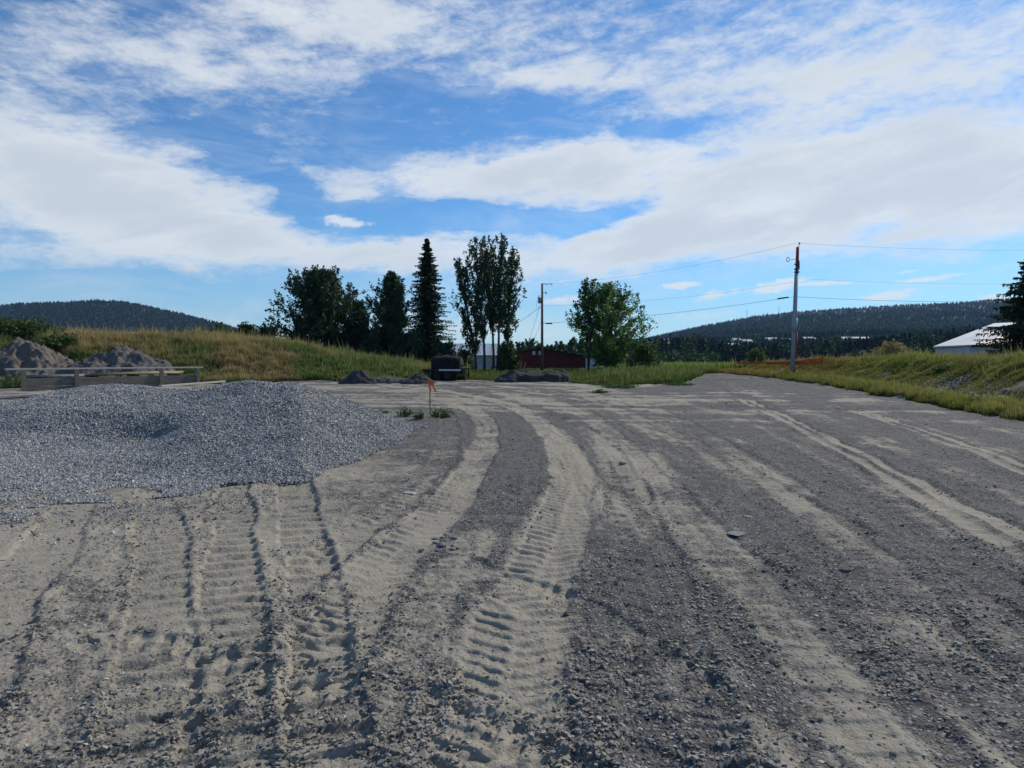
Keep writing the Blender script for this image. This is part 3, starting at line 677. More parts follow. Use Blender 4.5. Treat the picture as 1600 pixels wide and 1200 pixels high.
def f_left(x, y, g):
    n = len(x); c = fbm(x*.16, y*.3, 300, 4); c2 = fbm(x*.6, y*.6, 301, 4); top = ss(49, 56, y); p = pxof(x, y)
    gold = np.clip(ss(.36, .6, c+.30*ss(52, 58, y)*ss(560, 380, p)-.32*ss(110, 40, p)-.27*ss(400, 620, p))+.25*(g.uniform(0, 1, n)-.5), 0, 1)
    base = mixc(DGREEN, GREEN*1.1, np.clip(ss(.3, .7, c2)+.3*g.uniform(-1, 1, n), 0, 1))
    tip = mixc(GREEN*1.5, GOLD, gold); dead = (g.uniform(0, 1, n) < .10+.4*gold); tip[dead] = mixc(RUST, STRAW, g.uniform(0, 1, dead.sum()))
    base = base*(1-.55*gold[:, None])+RUST*.8*.55*gold[:, None]
    h = (.35+.45*g.uniform(0, 1, n))*(.6+.8*c2)*(1+.3*gold)*(.55+.45*top)
    # stands thin out to bare soil near the foot
    dens = ss(.22, .42, c2+.3*top+.1)
    return dens, h, base*g.uniform(.75, 1.2, (n, 1)), tip*g.uniform(.75, 1.2, (n, 1))
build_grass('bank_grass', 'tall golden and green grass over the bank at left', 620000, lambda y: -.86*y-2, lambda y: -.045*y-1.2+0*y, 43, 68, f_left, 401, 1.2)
def f_mid(x, y, g):
    n = len(x); c2 = fbm(x*.5, y*.5, 311, 4); c = fbm(x*.2, y*.2, 312, 3)
    t = np.clip(ss(.35, .7, c)+.5*(g.uniform(0, 1, n)-.3), 0, 1)
    base = mixc(DGREEN, GREEN, np.clip(c2, 0, 1)); tip = mixc(GREEN*1.3, GOLD*.7, t*.42)
    h = (.3+.42*g.uniform(0, 1, n))*(.5+.8*c2)*ss(42, 47, y+1)*(.85-.42*ss(950, 915, pxof(x, y)))
    return ss(.15, .35, c2), h, base*g.uniform(.75, 1.2, (n, 1)), tip*g.uniform(.8, 1.2, (n, 1))
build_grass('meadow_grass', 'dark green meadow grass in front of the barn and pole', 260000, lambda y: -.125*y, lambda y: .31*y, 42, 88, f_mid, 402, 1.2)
def f_right(x, y, g):
    n = len(x); d = x-xe(y); c2 = fbm(x*.45, y*.45, 321, 4); c = fbm(x*.14, y*.2, 322, 4)
    strip = ss(3.0, 2.2, d)*(.55+.45*ss(22, 32, y)); bare = ss(1.3, 2.1, d+1.6*(fbm(x*.6, y*.6, 325, 3)-.5))*ss(6.0, 5.0, d+1.6*(fbm(x*.35, y*.35, 51, 3)-.5))*ss(45, 36, y)
    bank = ss(5, 8, d)
    t = np.clip(ss(.35, .65, c)+.5*(g.uniform(0, 1, n)-.4), 0, 1)
    yel = mixc(YGREEN*1.1, GOLD*.9, t*.55)
    rusty = ss(50, 62, y)*ss(30, 15, d)
    tip = yel*(1-.65*rusty[:, None])+GOLD*np.array([.95, .75, .6])*.65*rusty[:, None]
    face = ss(9.5, 6.0, d)*bank; base = mixc(GREEN*1.1, DGREEN*1.2, face); tip = tip*(1-.55*face[:, None])+GREEN*1.4*.55*face[:, None]
    h = (.12+.22*g.uniform(0, 1, n))*strip+(.30+.38*g.uniform(0, 1, n))*bank*(.6+.7*c2)+.12
    dens = np.clip(ss(.2, .45, c2+.15*bank)*(1-.80*bare)*(1-.6*ss(24, 20, y)*ss(3, 2, d)), 0, 1)
    return dens, h, base*g.uniform(.8, 1.2, (n, 1)), tip*g.uniform(.8, 1.2, (n, 1))
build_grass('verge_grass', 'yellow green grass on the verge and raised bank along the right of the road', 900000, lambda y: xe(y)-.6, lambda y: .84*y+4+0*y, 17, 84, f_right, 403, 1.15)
def f_far(x, y, g):
    n = len(x); c2 = fbm(x*.1, y*.1, 331, 4)
    base = mixc(DGREEN, GREEN, c2); tip = mixc(GREEN*2.6, YGREEN*1.1, np.clip(ss(.4, .7, c2)+.3*g.uniform(-1, 1, n), 0, 1))
    return ss(.2, .4, c2), (.5+.5*g.uniform(0, 1, n))*(1-.65*ss(965, 940, pxof(x, y))), base, tip
build_grass('field_grass', 'pale green field grass beyond the end of the gravel road', 110000, lambda y: -.2*y, lambda y: .55*y, 85, 330, f_far, 404, 2.2)

# leafy weeds
def weed(x, y, h, r, n, seed, lab, cat='weed', name='weed', group=None, c1=GREEN*1.2, c2=GREEN*2.0, lw=.018):
    g = np.random.default_rng(seed); z = gz(x, y)
    a = g.uniform(0, 6.283, n); rr = r*np.sqrt(g.uniform(0, 1, n)); hh = h*g.uniform(.3, 1, n)*(1-.4*(rr/r)**2)
    X = rr*np.cos(a); Y = rr*np.sin(a)*.8; hh = hh*(.45+.9*vn(X*7+seed, Y*7, seed)); V1, F1, C1 = blades(X*.5, Y*.5, np.full(n, -.02), hh, np.full(n, lw*.7), mixc(c1, c2, g.uniform(0, 1, n)), mixc(c1, c2, g.uniform(0, 1, n)), g, .5)
    nl = n*5; k = g.integers(0, n, nl); t = g.uniform(.25, 1, nl)
    cx = X[k]*(.5+.5*t)+g.normal(0, .03, nl); cy = Y[k]*(.5+.5*t)+g.normal(0, .03, nl); cz = hh[k]*t
    d1 = g.normal(size=(nl, 3)); d1 /= np.linalg.norm(d1, axis=1)[:, None]; d2 = np.cross(d1, g.normal(size=(nl, 3))); d2 /= np.linalg.norm(d2, axis=1)[:, None]
    L = lw*1.35*g.uniform(.5, 1.3, nl)[:, None]; C0 = np.stack([cx, cy, cz], 1)
    V2 = np.stack([C0-d1*L, C0+d2*L*.45, C0+d1*L, C0-d2*L*.45], 1).reshape(-1, 3)
    o2 = np.arange(nl)[:, None]*4; F2 = np.concatenate([o2+np.array([[0, 1, 2]]), o2+np.array([[0, 2, 3]])], 0)
    cc = np.repeat(mixc(c1, c2, g.uniform(0, 1, nl)), 4, 0)
    me = np_mesh(name, np.concatenate([V1, V2]), np.concatenate([F1, F2+len(V1)]), 3, np.concatenate([C1, cc]))
    o = link(name, me, M['leaf'], None, (x, y, z)); return tag(o, lab, cat, group)
BLU = np.array([.05, .085, .045])
for i, (px, py, h, r, n, lab) in enumerate([
        (690, 652, .55, .42, 75, 'leafy green weed clump just right of the survey stake'),
        (655, 655, .42, .22, 36, 'small green weed clump touching the survey stake on its left'),
        (632, 650, .42, .34, 36, 'sparse low weed clump left of the survey stake'),
        (588, 648, .3, .5, 34, 'thin weeds sprouting on the flank of the gravel pile'),
        (555, 640, .22, .4, 24, 'faint weeds at the back edge of the gravel pile'),
        (968, 606, .35, 1.3, 170, 'mat of green weeds lying on the pale dirt before the meadow'),
        (940, 614, .2, .6, 60, 'little weed tuft on the dirt below the green mat'),
        (1060, 602, .3, 1.2, 120, 'low green weeds where the meadow meets the gravel road'),
        (1545, 640, .35, .5, 110, 'broad leaved dark green weed in the rocky ditch at right'),
        (1475, 606, .5, .9, 150, 'dark green weed clump under the right grassy bank'),
        (365, 600, .5, .9, 140, 'dark weed clump behind the right end of the wooden barrier'),
        (22, 606, .9, 1.4, 240, 'tall dark green weeds around the left end of the wooden barrier')]):
    x, y = G(px, py); weed(x, y, h, r, n, 500+i, lab, c1=BLU, c2=GREEN*1.7, lw=.02+.0007*y)

# rubble in the ditch on the right
def build_rubble():
    g = np.random.default_rng(15); N = 30000
    y = g.uniform(17, 42, N); x = xe(y)+g.uniform(.8, 7, N); ok = g.uniform(0, 1, N) < ss(.42, .62, fbm(x*.5, y*.5, 350, 4))*.35
    x, y = x[ok], y[ok]; n = len(x); size = .02+.07*g.uniform(0, 1, n)**5
    val = g.uniform(.10, .24, n); col = np.stack([val*1.03, val, val*.94], 1)
    V, F, C = stones(x, y, ground_z(x, y)+size*.3, size, col, .7, True, g)
    tag(link('ditch_rubble', np_mesh('ditch_rubble', V, F, 3, C), M['stone']), 'broken stones lying in the ditch beside the right bank', 'rubble', kind='stuff')
build_rubble()
for i, (px, py, r, mt, lab) in enumerate([(1572, 616, .15, 'palerock', 'whitish rock near the right edge at the foot of the grassy bank'), (1570, 627, .11, 'palerock', 'pale rock just below the whitish rock at right edge'),
                                     (1532, 628, .1, 'greyrock', 'grey boulder in the ditch at right'), (1352, 571, .35, 'darkrock', 'dark lump of rock on the verge right of the red marked pole')]):
    x, y = G(px, py, .2 if i < 3 else .75); rr = r
    o = rock_mesh('rock', 90+i, rr, M[mt], .6, (x, y, gz(x, y)+rr*.3), sub=2); tag(o, lab, 'rock')
x0, y0 = G(1462, 612, .3)
heap('soil_pile', 'pale bare soil slump breaking out of the right grassy bank', 'dirt pile', x0, y0, [(0, 0, 2.2, 1.4, .5, .8), (1.4, -.4, 1.3, .9, .5, .8)], simple('pale_soil', (.26, .245, .215), (.17, .16, .145), 1.6, .95, .8, 9), .08, .45, 12)

# ------------------------------------------------------------------ trees
def leafcloud(C0, size, col, g, up=.0):
    n = len(C0); d1 = g.normal(size=(n, 3)); d1[:, 2] += up; d1 /= np.linalg.norm(d1, axis=1)[:, None]
    d2 = np.cross(d1, g.normal(size=(n, 3))); d2 /= np.linalg.norm(d2, axis=1)[:, None]
    L = size[:, None]
    V = np.stack([C0-d1*L*.6, C0+d2*L*.42, C0+d1*L*.75, C0-d2*L*.42], 1).reshape(-1, 3)
    F = np.arange(n*4).reshape(n, 4)
    return V, F, np.repeat(col, 4, 0)
def broadleaf(lab, px, Y, top, prof, seed, base_py=None, nl=80, tw=7, lv=34, leaf=.2, spread=.28, lean=0.0, t0=.15, upf=.5, c1=DGREEN, c2=GREEN, trunk_r=.16, name='deciduous_tree', group=None, bark='bark', stems=1, z0=None, rz=1.0):
    """prof: list of (height fraction, radius in m)"""
    g = np.random.default_rng(seed); x0 = P(px, 556, Y)[0]; zb = z0 if z0 is not None else gz(x0, Y); H = P(px, top, Y)[2]-zb
    hf = [q[0] for q in prof]; rf = [q[1] for q in prof]
    root = empty(name, (x0, Y, zb-.05), lab, 'tree', group)
    def axis(t): return np.array([lean*t**1.3, 0, H*t])
    mb = MB(); cl = []
    for s in range(stems):
        ofs = g.normal(0, .25, 2) if stems > 1 else np.zeros(2); sp = g.normal(0, 1, 2)*(rf[len(rf)//2]*.3 if stems > 1 else .05)
        pts = [axis(t)+np.array([ofs[0]+sp[0]*t+.10*math.sin(t*7+s), ofs[1]+sp[1]*t+.08*math.cos(t*6+s), 0]) for t in np.linspace(0, .93, 8)]
        mb.tube(pts, [trunk_r*(1-.88*t)/math.sqrt(stems)*1.2 for t in np.linspace(0, 1, 8)], 7)
    for i in range(nl):
        t = t0+(1-t0)*(i+g.uniform())/nl; a = i*2.4+g.normal(0, .4); r = float(np.interp(t, hf, rf))*g.uniform(.42, 1.14)
        st = axis(max(.05, t*(1-.28*upf)-r*upf/H*.7)); en = axis(t)+np.array([math.cos(a)*r, math.sin(a)*r, 0])
        mid = (st+en)/2+np.array([0, 0, -.08*r]); 
        if r > .3: mb.tube([st, mid, en], [.05*trunk_r/.16, .03, .012], 4, False)
        d = en-mid; d = d/(np.linalg.norm(d)+1e-6)
        for k in range(tw):
            f = g.uniform(.25, 1.0); b0 = st+(en-st)*f if k else en*1.0
            dirv = d*.5+np.array([0, 0, upf])+g.normal(0, .45, 3); dirv /= np.linalg.norm(dirv)
            ln = g.uniform(.35, 1.15)*(.40+.17*r)*1.6
            cl.append((b0, dirv*ln, ln))
    K = len(cl); B = np.array([c[0] for c in cl]); D = np.array([c[1] for c in cl])
    idx = np.repeat(np.arange(K), lv); n = len(idx); f = g.uniform(0, 1.05, n)[:, None]
    tint = g.uniform(0, 1, K)[idx]; sc = spread*(.9-.68*f)
    C0 = B[idx]+D[idx]*f+g.normal(0, 1, (n, 3))*sc*np.array([1, 1, .8])
    C0[:, 2] = np.maximum(C0[:, 2], .1)
    col = mixc(c1, c2, np.clip(tint*.7+.3*g.uniform(0, 1, n), 0, 1))
    V, F, C = leafcloud(C0, leaf*g.uniform(.6, 1.25, n), col, g, .3)
    link('crown', np_mesh('crown', V, F, 4, C), M['leaf'], root)
    mb.build('trunk', M[bark], root, True)
    return root
def conifer(lab, px, Y, top, Rb, seed, z0=None, whorls=52, nb=7, t0=.06, lean=0.0, droop=.25, c1=np.array([.016, .034, .018]), c2=np.array([.034, .06, .026]), power=.8, tw=22, name='spruce_tree', group=None, tl=.34, xw=None):
    g = np.random.default_rng(seed); x0 = P(px, 556, Y)[0] if xw is None else xw; zb = z0 if z0 is not None else gz(x0, Y); H = P(px, top, Y)[2]-zb
    root = empty(name, (x0, Y, zb-.05), lab, 'tree', group); mb = MB()
    mb.tube([(lean*t, .05*math.sin(5*t), H*t) for t in np.linspace(0, .995, 9)], [.02+.012*H*(1-t) for t in np.linspace(0, 1, 9)], 8)
    Vs = []; Cs = []
    for i in range(whorls):
        t = t0+(1-t0)*(i/whorls)**.95; rr = Rb*(1-t)**power+.12
        for k in range(nb):
            a = 6.283*k/nb+i*1.3+g.normal(0, .2); L = rr*g.uniform(.4, 1.15); z = H*t+g.normal(0, .06)
            o = np.array([lean*t, 0, z]); dr = np.array([math.cos(a), math.sin(a), 0.]); sd = np.array([-dr[1], dr[0], 0.])
            f = np.linspace(.08, 1, tw); zc = .10*L*np.sin(f*1.5)-droop*L*f+.35*droop*L*f**3.0+.12*L*(1-t)*0
            pc = o+dr*(L*f)[:, None]; pc[:, 2] += zc
            mb.tube([o, pc[len(pc)//2], pc[-1]], [.018+.008*L, .012, .004], 3, False)
            for sgn in (-1, 1, 0):
                ln = tl*(1.15-.7*f)*g.uniform(.6, 1.2, tw)*min(1.0, .35+L*.4)
                if sgn == 0: dv = np.stack([dr[0]*.4+g.normal(0, .2, tw), dr[1]*.4+g.normal(0, .2, tw), -np.ones(tw)*.8], 1)
                else: dv = sd*sgn*.8+dr*.65+np.stack([g.normal(0, .15, tw), g.normal(0, .15, tw), g.normal(-.22, .2, tw)], 1)
                dv /= np.linalg.norm(dv, axis=1)[:, None]; nr = g.normal(size=(tw, 3)); wv = np.cross(dv, nr); wv /= np.linalg.norm(wv, axis=1)[:, None]
                w_ = (.055+.02*g.uniform(0, 1, tw))[:, None]
                Vs.append(np.stack([pc-wv*w_*.5, pc+dv*ln[:, None]*.5-wv*w_, pc+dv*ln[:, None], pc+dv*ln[:, None]*.5+wv*w_], 1))
                Cs.append(mixc(c1, c2, np.clip(f*.5+.5*g.uniform(0, 1, tw), 0, 1)))
    V = np.concatenate(Vs).reshape(-1, 3); C = np.repeat(np.concatenate(Cs), 4, 0); F = np.arange(len(V)).reshape(-1, 4)
    link('crown', np_mesh('crown', V, F, 4, C), M['needle'], root); mb.build('trunk', M['bark'], root, True)
    return root
TD1 = np.array([.022, .045, .024]); TD2 = np.array([.050, .094, .038])
broadleaf('big dark rounded broadleaf tree, leftmost and widest of the tree row', 503, 80, 424, [(0, 2.8), (.15, 3.9), (.35, 4.9), (.55, 4.9), (.75, 4.3), (.9, 2.9), (1, 1.1)], 601, nl=185, tw=7, lv=38, leaf=.22, spread=.29, stems=4, t0=.05, c1=TD1, c2=TD2, trunk_r=.28, upf=.65)
broadleaf('lower dark bushy tree hugging the right side of the big rounded tree', 561, 81, 474, [(0, 1.6), (.3, 2.3), (.6, 1.9), (.85, 1.1), (1, .4)], 602, nl=80, lv=30, leaf=.2, spread=.33, stems=3, t0=.04, c1=TD1, c2=TD2, upf=.6)
broadleaf('medium dark pointed broadleaf tree just left of the tall spruce', 613, 80, 427, [(0, 2.0), (.25, 2.8), (.5, 2.7), (.75, 2.0), (.92, 1.0), (1, .25)], 603, nl=125, lv=34, leaf=.2, spread=.26, t0=.04, c1=TD1, c2=TD2, upf=.7)
conifer('tall narrow dark spruce with a spire top standing above the tree row', 668, 80, 370, 4.6, 604, whorls=56, nb=8, power=.88, droop=.42, tl=.55, tw=17)
for i, (px, top, lean, pr, st, lab) in enumerate([
        (744, 405, -2.3, [(.18, .7), (.35, 1.7), (.6, 1.5), (.85, 1.0), (1, .3)], .2, 'leaning aspen on the left side of the tall aspen clump'),
        (757, 374, -1.2, [(.3, .5), (.45, 1.3), (.7, 1.7), (.9, 1.2), (1, .4)], .3, 'tall aspen with dark straight trunk, second from left in its clump'),
        (771, 372, -.9, [(.35, .5), (.5, 1.2), (.75, 1.7), (.92, 1.1), (1, .4)], .36, 'tall aspen in the middle of the clump with bare lower trunk'),
        (777, 370, .5, [(.35, .5), (.5, 1.2), (.75, 1.7), (.92, 1.1), (1, .4)], .4, 'tall aspen right of the middle one, with the highest crown'),
        (790, 390, 1.0, [(.3, .6), (.45, 1.5), (.7, 1.6), (.9, 1.0), (1, .4)], .3, 'aspen with paler slanting trunk at the right side of the clump')]):
    broadleaf(lab, px, 80+[.5, -1, 1.5, -.5, .8][i], top, pr, 610+i, nl=46, tw=5, lv=26, leaf=.2, spread=.20, lean=lean, t0=st, upf=.8, c1=TD1*1.1, c2=TD2*1.25, trunk_r=.15, bark='aspenbark', name='aspen_tree')
broadleaf('bright green broadleaf tree standing right of the red barn', 952, 84, 447, [(0, .9), (.12, 1.8), (.24, 3.3), (.36, 5.0), (.52, 5.4), (.7, 4.4), (.87, 2.7), (1, .8)], 620, nl=105, tw=7, lv=29, leaf=.22, spread=.32, stems=5, t0=.06, c1=GREEN*1.1, c2=GREEN*3.2, trunk_r=.3, upf=.55)
broadleaf('thin airy broadleaf tree with bare top twigs left of the bright green tree', 918, 82, 438, [(.25, .6), (.4, 1.8), (.65, 1.7), (.85, 1.3), (1, .5)], 621, nl=36, tw=5, lv=22, leaf=.22, spread=.28, stems=2, t0=.45, c1=GREEN*.8, c2=GREEN*1.7, upf=.7)
conifer('dark spruce cut off by the right picture edge beside the white shed', 1626, 48, 372, 4.2, 630, whorls=44, nb=9, power=.70, droop=.16, tl=.6, tw=26, t0=.10)
def shrub(lab, px, Y, top, r, seed, c1=GREEN*.9, c2=GREEN*1.7, name='shrub', cat='shrub', nl=40, lv=34, leaf=.2, z0=None, group=None, tall=None):
    o = broadleaf(lab, px, Y, top, [(0, r*.7), (.3, r), (.7, r*.85), (1, r*.35)], seed, nl=nl, tw=5, lv=lv, leaf=leaf, spread=.28, stems=3, t0=.03, c1=c1, c2=c2, trunk_r=.06, upf=.5, name=name, z0=z0, group=group)
    o['category'] = cat; return o
shrub('dark undergrowth bush at the foot of the medium tree', 592, 78, 520, 2.6, 640, TD1, TD2)
shrub('dark undergrowth bush under the tall spruce', 640, 77, 522, 2.6, 641, TD1, TD2)
shrub('dark bush between the spruce and the black trailer', 692, 78, 538, 2.3, 642, TD1, TD2)
shrub('dark bush touching the left foot of the aspen clump', 727, 84, 552, .8, 643, TD1, TD2)
shrub('lighter green bush at the right foot of the aspen clump', 793, 79, 540, 1.2, 644, GREEN*.7, GREEN*1.3)
shrub('bright green bush at the right foot of the bright green tree', 1005, 90, 540, 2.3, 646, GREEN*.9, GREEN*1.9)
shrub('round yellow green bush alone in the field beyond the road end', 1180, 130, 548, 1.8, 647, GREEN*1.5, YGREEN*1.1, leaf=.25)
shrub('pale straw coloured bush on the right bank skyline', 1395, 60, 543, 1.6, 648, GOLD*.8, STRAW*.9, leaf=.12)
for i, (px, top, r, lab) in enumerate([(345, 512, 3.0, 'dark bush on the skyline where the left hill meets the bank'), (385, 509, 2.8, 'rounded dark bush behind the bank, centre of the skyline bushes'),
                                   (420, 512, 2.6, 'dark bush behind the bank touching the big rounded tree')]):
    shrub(lab, px, 88, top, r*.85, 650+i, GREEN*.5, GREEN*1.0, nl=50)
for i, (px, top, Y, r, lab) in enumerate([(30, 506, 58, 2.4, 'leafy green bush at far left on the crest of the bank'), (75, 517, 57, 1.8, 'green bush next to the far left bush on the bank crest'), (-30, 500, 58, 2.6, 'green bush cut off by the left picture edge on the bank'), (100, 535, 53, 1.3, 'low green bush between the two large soil piles')]):
    shrub(lab, px, Y, top, r, 660+i, GREEN*.7, GREEN*1.35, nl=60, leaf=.15)
for i, (px, top) in enumerate([(815, 536), (828, 531), (842, 538), (858, 540), (875, 534), (893, 529), (908, 531)]):
    shrub(['small round tree behind the left slope of the red barn roof', 'tallest small tree behind the red barn peak', 'small tree right behind the barn pole', 'small low tree behind the right slope of the barn roof', 'small dark tree between barn roof and airy tree', 'dark small tree behind the thin airy tree', 'small tree right behind the trunks of the airy tree'][i],
          px, 170+i*4, top, 2.3, 670+i, TD1*1.3, TD2*1.3, name='deciduous_tree', cat='tree', nl=22, lv=22, leaf=.45, z0=-1.7)

# ------------------------------------------------------------------ hills and far woods
LH = [(-900, 505), (-600, 498), (-300, 488), (-100, 480), (0, 476), (30, 472), (110, 470), (150, 467), (200, 470), (240, 478), (300, 492), (350, 504), (400, 521), (450, 537), (520, 549), (600, 555)]
RH = [(700, 552), (800, 549), (850, 545), (900, 533), (960, 530), (1010, 526), (1075, 511), (1170, 493), (1240, 485), (1350, 478), (1450, 473), (1550, 466), (1600, 462), (1800, 450), (2200, 440), (2700, 450)]
def hillz(px, Y, prof, Yp):
    ang = np.interp(px, [q[0] for q in prof], [q[1]+4 for q in prof]); a = (HOR-ang)/FPX
    fr = np.interp(Y, [q[0] for q in Yp], [q[1] for q in Yp]); n = 1+.10*(fbm(px*.012, Y*.004, 800, 3)-.5)*(Y < Yp[-2][0])
    return HC+a*fr*n*Y-3.8*(1-fr)
LYP = [(1100, -.02), (1300, .12), (1700, .62), (2050, 1.0), (2600, .8)]
RYP = [(480, -.02), (560, .10), (800, .33), (1200, .50), (1900, .80), (2700, 1.0), (3400, .85)]
M['hill'] = simple('forest_floor', (.010, .022, .016), (.016, .03, .018), .01, .95, 0)
def hill(name, prof, Yp, p0, p1):
    pr = np.linspace(p0, p1, 150); yr = np.linspace(Yp[0][0], Yp[-1][0], 70); PX, YY = np.meshgrid(pr, yr)
    z = hillz(PX, YY, prof, Yp)
    # taper the two far ends into the ground
    V = np.stack([(PX-800)/FPX*YY, YY, z], -1).reshape(-1, 3); idx = np.arange(PX.size).reshape(PX.shape)
    F = np.stack([idx[:-1, :-1], idx[:-1, 1:], idx[1:, 1:], idx[1:, :-1]], -1).reshape(-1, 4)
    o = link(name, np_mesh(name, V, F, 4, None, True), M['hill']); o['kind'] = 'structure'; return o
hill('hill', LH, LYP, -900, 620); hill('hill', RH, RYP, 660, 2600)
def trees_far(name, lab, px, Y, z, h, r, col, seed, fuzzy=1, decid=None):
    g = np.random.default_rng(seed); n = len(px); x = (px-800)/FPX*Y
    K = 7; tiers = 3; Vl = []; Fl = []; Cl = []
    off = 0
    for t in range(tiers):
        zb = .08+.27*t; zt = min(1.0, zb+.48+.0*t) if t < 2 else 1.0; rb = (1-.30*t)
        a = np.arange(K)*6.283/K+g.uniform(0, 6.283, (n, 1)); rr = r[:, None]*rb*g.uniform(.55, 1.25, (n, K)); 
        dz = g.uniform(-.06, .06, (n, K))*h[:, None]
        ring = np.stack([x[:, None]+rr*np.cos(a), Y[:, None]+rr*np.sin(a), z[:, None]+h[:, None]*zb+dz], -1)
        dec = decid[:, None] if decid is not None else np.zeros((n, 1), bool)
        tip = np.stack([x, Y, z+h*zt], -1)[:, None]
        V = np.concatenate([ring, tip], 1).reshape(-1, 3); o = np.arange(n)[:, None, None]*(K+1)+off
        k = np.arange(K); f = np.stack([k, (k+1) % K, np.full(K, K)], 1)[None]
        Vl.append(V); Fl.append((o+f).reshape(-1, 3)); Cl.append(np.repeat(col*g.uniform(.75, 1.2, (n, 1)), K+1, 0)); off += len(V)
    if decid is not None and decid.any():
        d = np.where(decid)[0]; q = 26; C0 = np.repeat(np.stack([x[d], Y[d], z[d]+h[d]*.45], 1), q, 0); u = g.normal(size=(len(C0), 3)); u /= np.linalg.norm(u, axis=1)[:, None]
        C0 = C0+u*np.repeat(np.stack([r[d]*1.5, r[d]*1.5, h[d]*.42], 1), q, 0)*g.uniform(.6, 1, (len(C0), 1))
        d1 = g.normal(size=(len(C0), 3)); d1 /= np.linalg.norm(d1, axis=1)[:, None]; d2 = np.cross(d1, u+.01); d2 /= np.linalg.norm(d2, axis=1)[:, None]
        L = np.repeat(r[d], q)[:, None]*.55
        V = np.stack([C0-d1*L, C0+d2*L, C0+d1*L], 1).reshape(-1, 3); Vl.append(V); Fl.append(np.arange(len(V)).reshape(-1, 3)+off); Cl.append(np.repeat(np.repeat(col[d], q, 0)*g.uniform(.8, 1.5, (len(C0), 1)), 3, 0))
    return tag(link(name, np_mesh(name, np.concatenate(Vl), np.concatenate(Fl), 3, np.concatenate(Cl)), M['far']), lab, 'forest', kind='stuff')
CON1 = np.array([.008, .020, .018]); CON2 = np.array([.014, .030, .023]); DEC = np.array([.085, .135, .055])
g = np.random.default_rng(900)
n = 20000; px = g.uniform(-250, 600, n); Y = g.uniform(1250, 2120, n); z = hillz(px, Y, LH, LYP)
trees_far('hill_forest', 'dark conifer forest covering the left hill', px, Y, z-1, g.uniform(5, 11, n), g.uniform(2.4, 4.2, n), mixc(CON1, CON2, g.uniform(0, 1, n)), 901)
n = 42000; px = g.uniform(830, 1900, n); Y = np.exp(g.uniform(math.log(520), math.log(2780), n)); z = hillz(px, Y, RH, RYP)
c = fbm(px*.012, Y*.004, 910, 4); pr = np.clip(ss(.40, .56, c)*ss(2300, 1500, Y)+.06, 0, 1)*ss(1000, 1200, px); dec = g.uniform(0, 1, n) < pr*.8
col = mixc(CON1, CON2, g.uniform(0, 1, n)); col[dec] = mixc(CON2*1.2, DEC, g.uniform(0, 1, dec.sum()))
clear = (((px-1032)/30)**2+((Y-1500)/420)**2 < 1)
keep = ~clear
hh = g.uniform(6, 13, n); hh[dec] *= .8
trees_far('hill_forest', 'dark blue green forest with lighter broadleaf patches on the right hill', px[keep], Y[keep], z[keep]-1, hh[keep], g.uniform(2.3, 4.2, n)[keep], col[keep], 902, decid=dec[keep])
# band of tall trees across the far side of the field
def woodband(name, lab, p0, p1, n, Y0, Y1, top, seed, lv=70, green=.3):
    g = np.random.default_rng(seed); px = g.uniform(p0, p1, n); Y = g.uniform(Y0, Y1, n); x = (px-800)/FPX*Y
    tp = np.interp(px, [q[0] for q in top], [q[1] for q in top])+g.normal(0, 3.5, n); H = HC+(HOR-tp)/FPX*Y+1.8
    dec = g.uniform(0, 1, n) < green*ss(.35, .6, vn(px*.02, px*0, seed))*1.6
    i = np.repeat(np.arange(n), lv); m = len(i); t = g.uniform(.03, 1, m); a = g.uniform(0, 6.283, m)
    R0 = np.where(dec, 2.6, 1.7)*g.uniform(.8, 1.2, n)
    rr = R0[i]*np.where(dec[i], np.sqrt(np.clip(1-(2*t-1)**2, 0.05, 1)), (1-t)**.8+.06)*np.sqrt(g.uniform(.2, 1, m))
    C0 = np.stack([x[i]+rr*np.cos(a), Y[i]+rr*np.sin(a), -1.8+H[i]*t], 1)
    col = mixc(CON1*1.1, CON2*1.1, g.uniform(0, 1, n)); col[dec] = mixc(GREEN*.8, DEC*1.1, g.uniform(0, 1, dec.sum()))
    V, F, C = leafcloud(C0, g.uniform(.8, 1.7, m), col[i]*g.uniform(.7, 1.35, (m, 1)), g, -.2)
    tag(link(name, np_mesh(name, V, F, 4, C), M['far']), lab, 'woods', kind='stuff')
woodband('far_wood', 'dark row of tall conifers and broadleaf trees across the field', 1000, 1900, 900, 400, 470, [(1000, 533), (1040, 533), (1090, 527), (1130, 538), (1200, 540), (1280, 536), (1340, 532), (1400, 527), (1500, 520), (1600, 515), (1900, 515)], 950, 110)
woodband('field_scrub', 'low green scrub along the far edge of the field', 860, 1600, 420, 300, 390, [(860, 552), (1600, 553)], 951, 40, 1.0)
woodband('far_wood', 'distant trees low on the skyline behind the tree row', 420, 900, 260, 420, 520, [(420, 546), (600, 549), (780, 545), (900, 540)], 952, 60, .3)

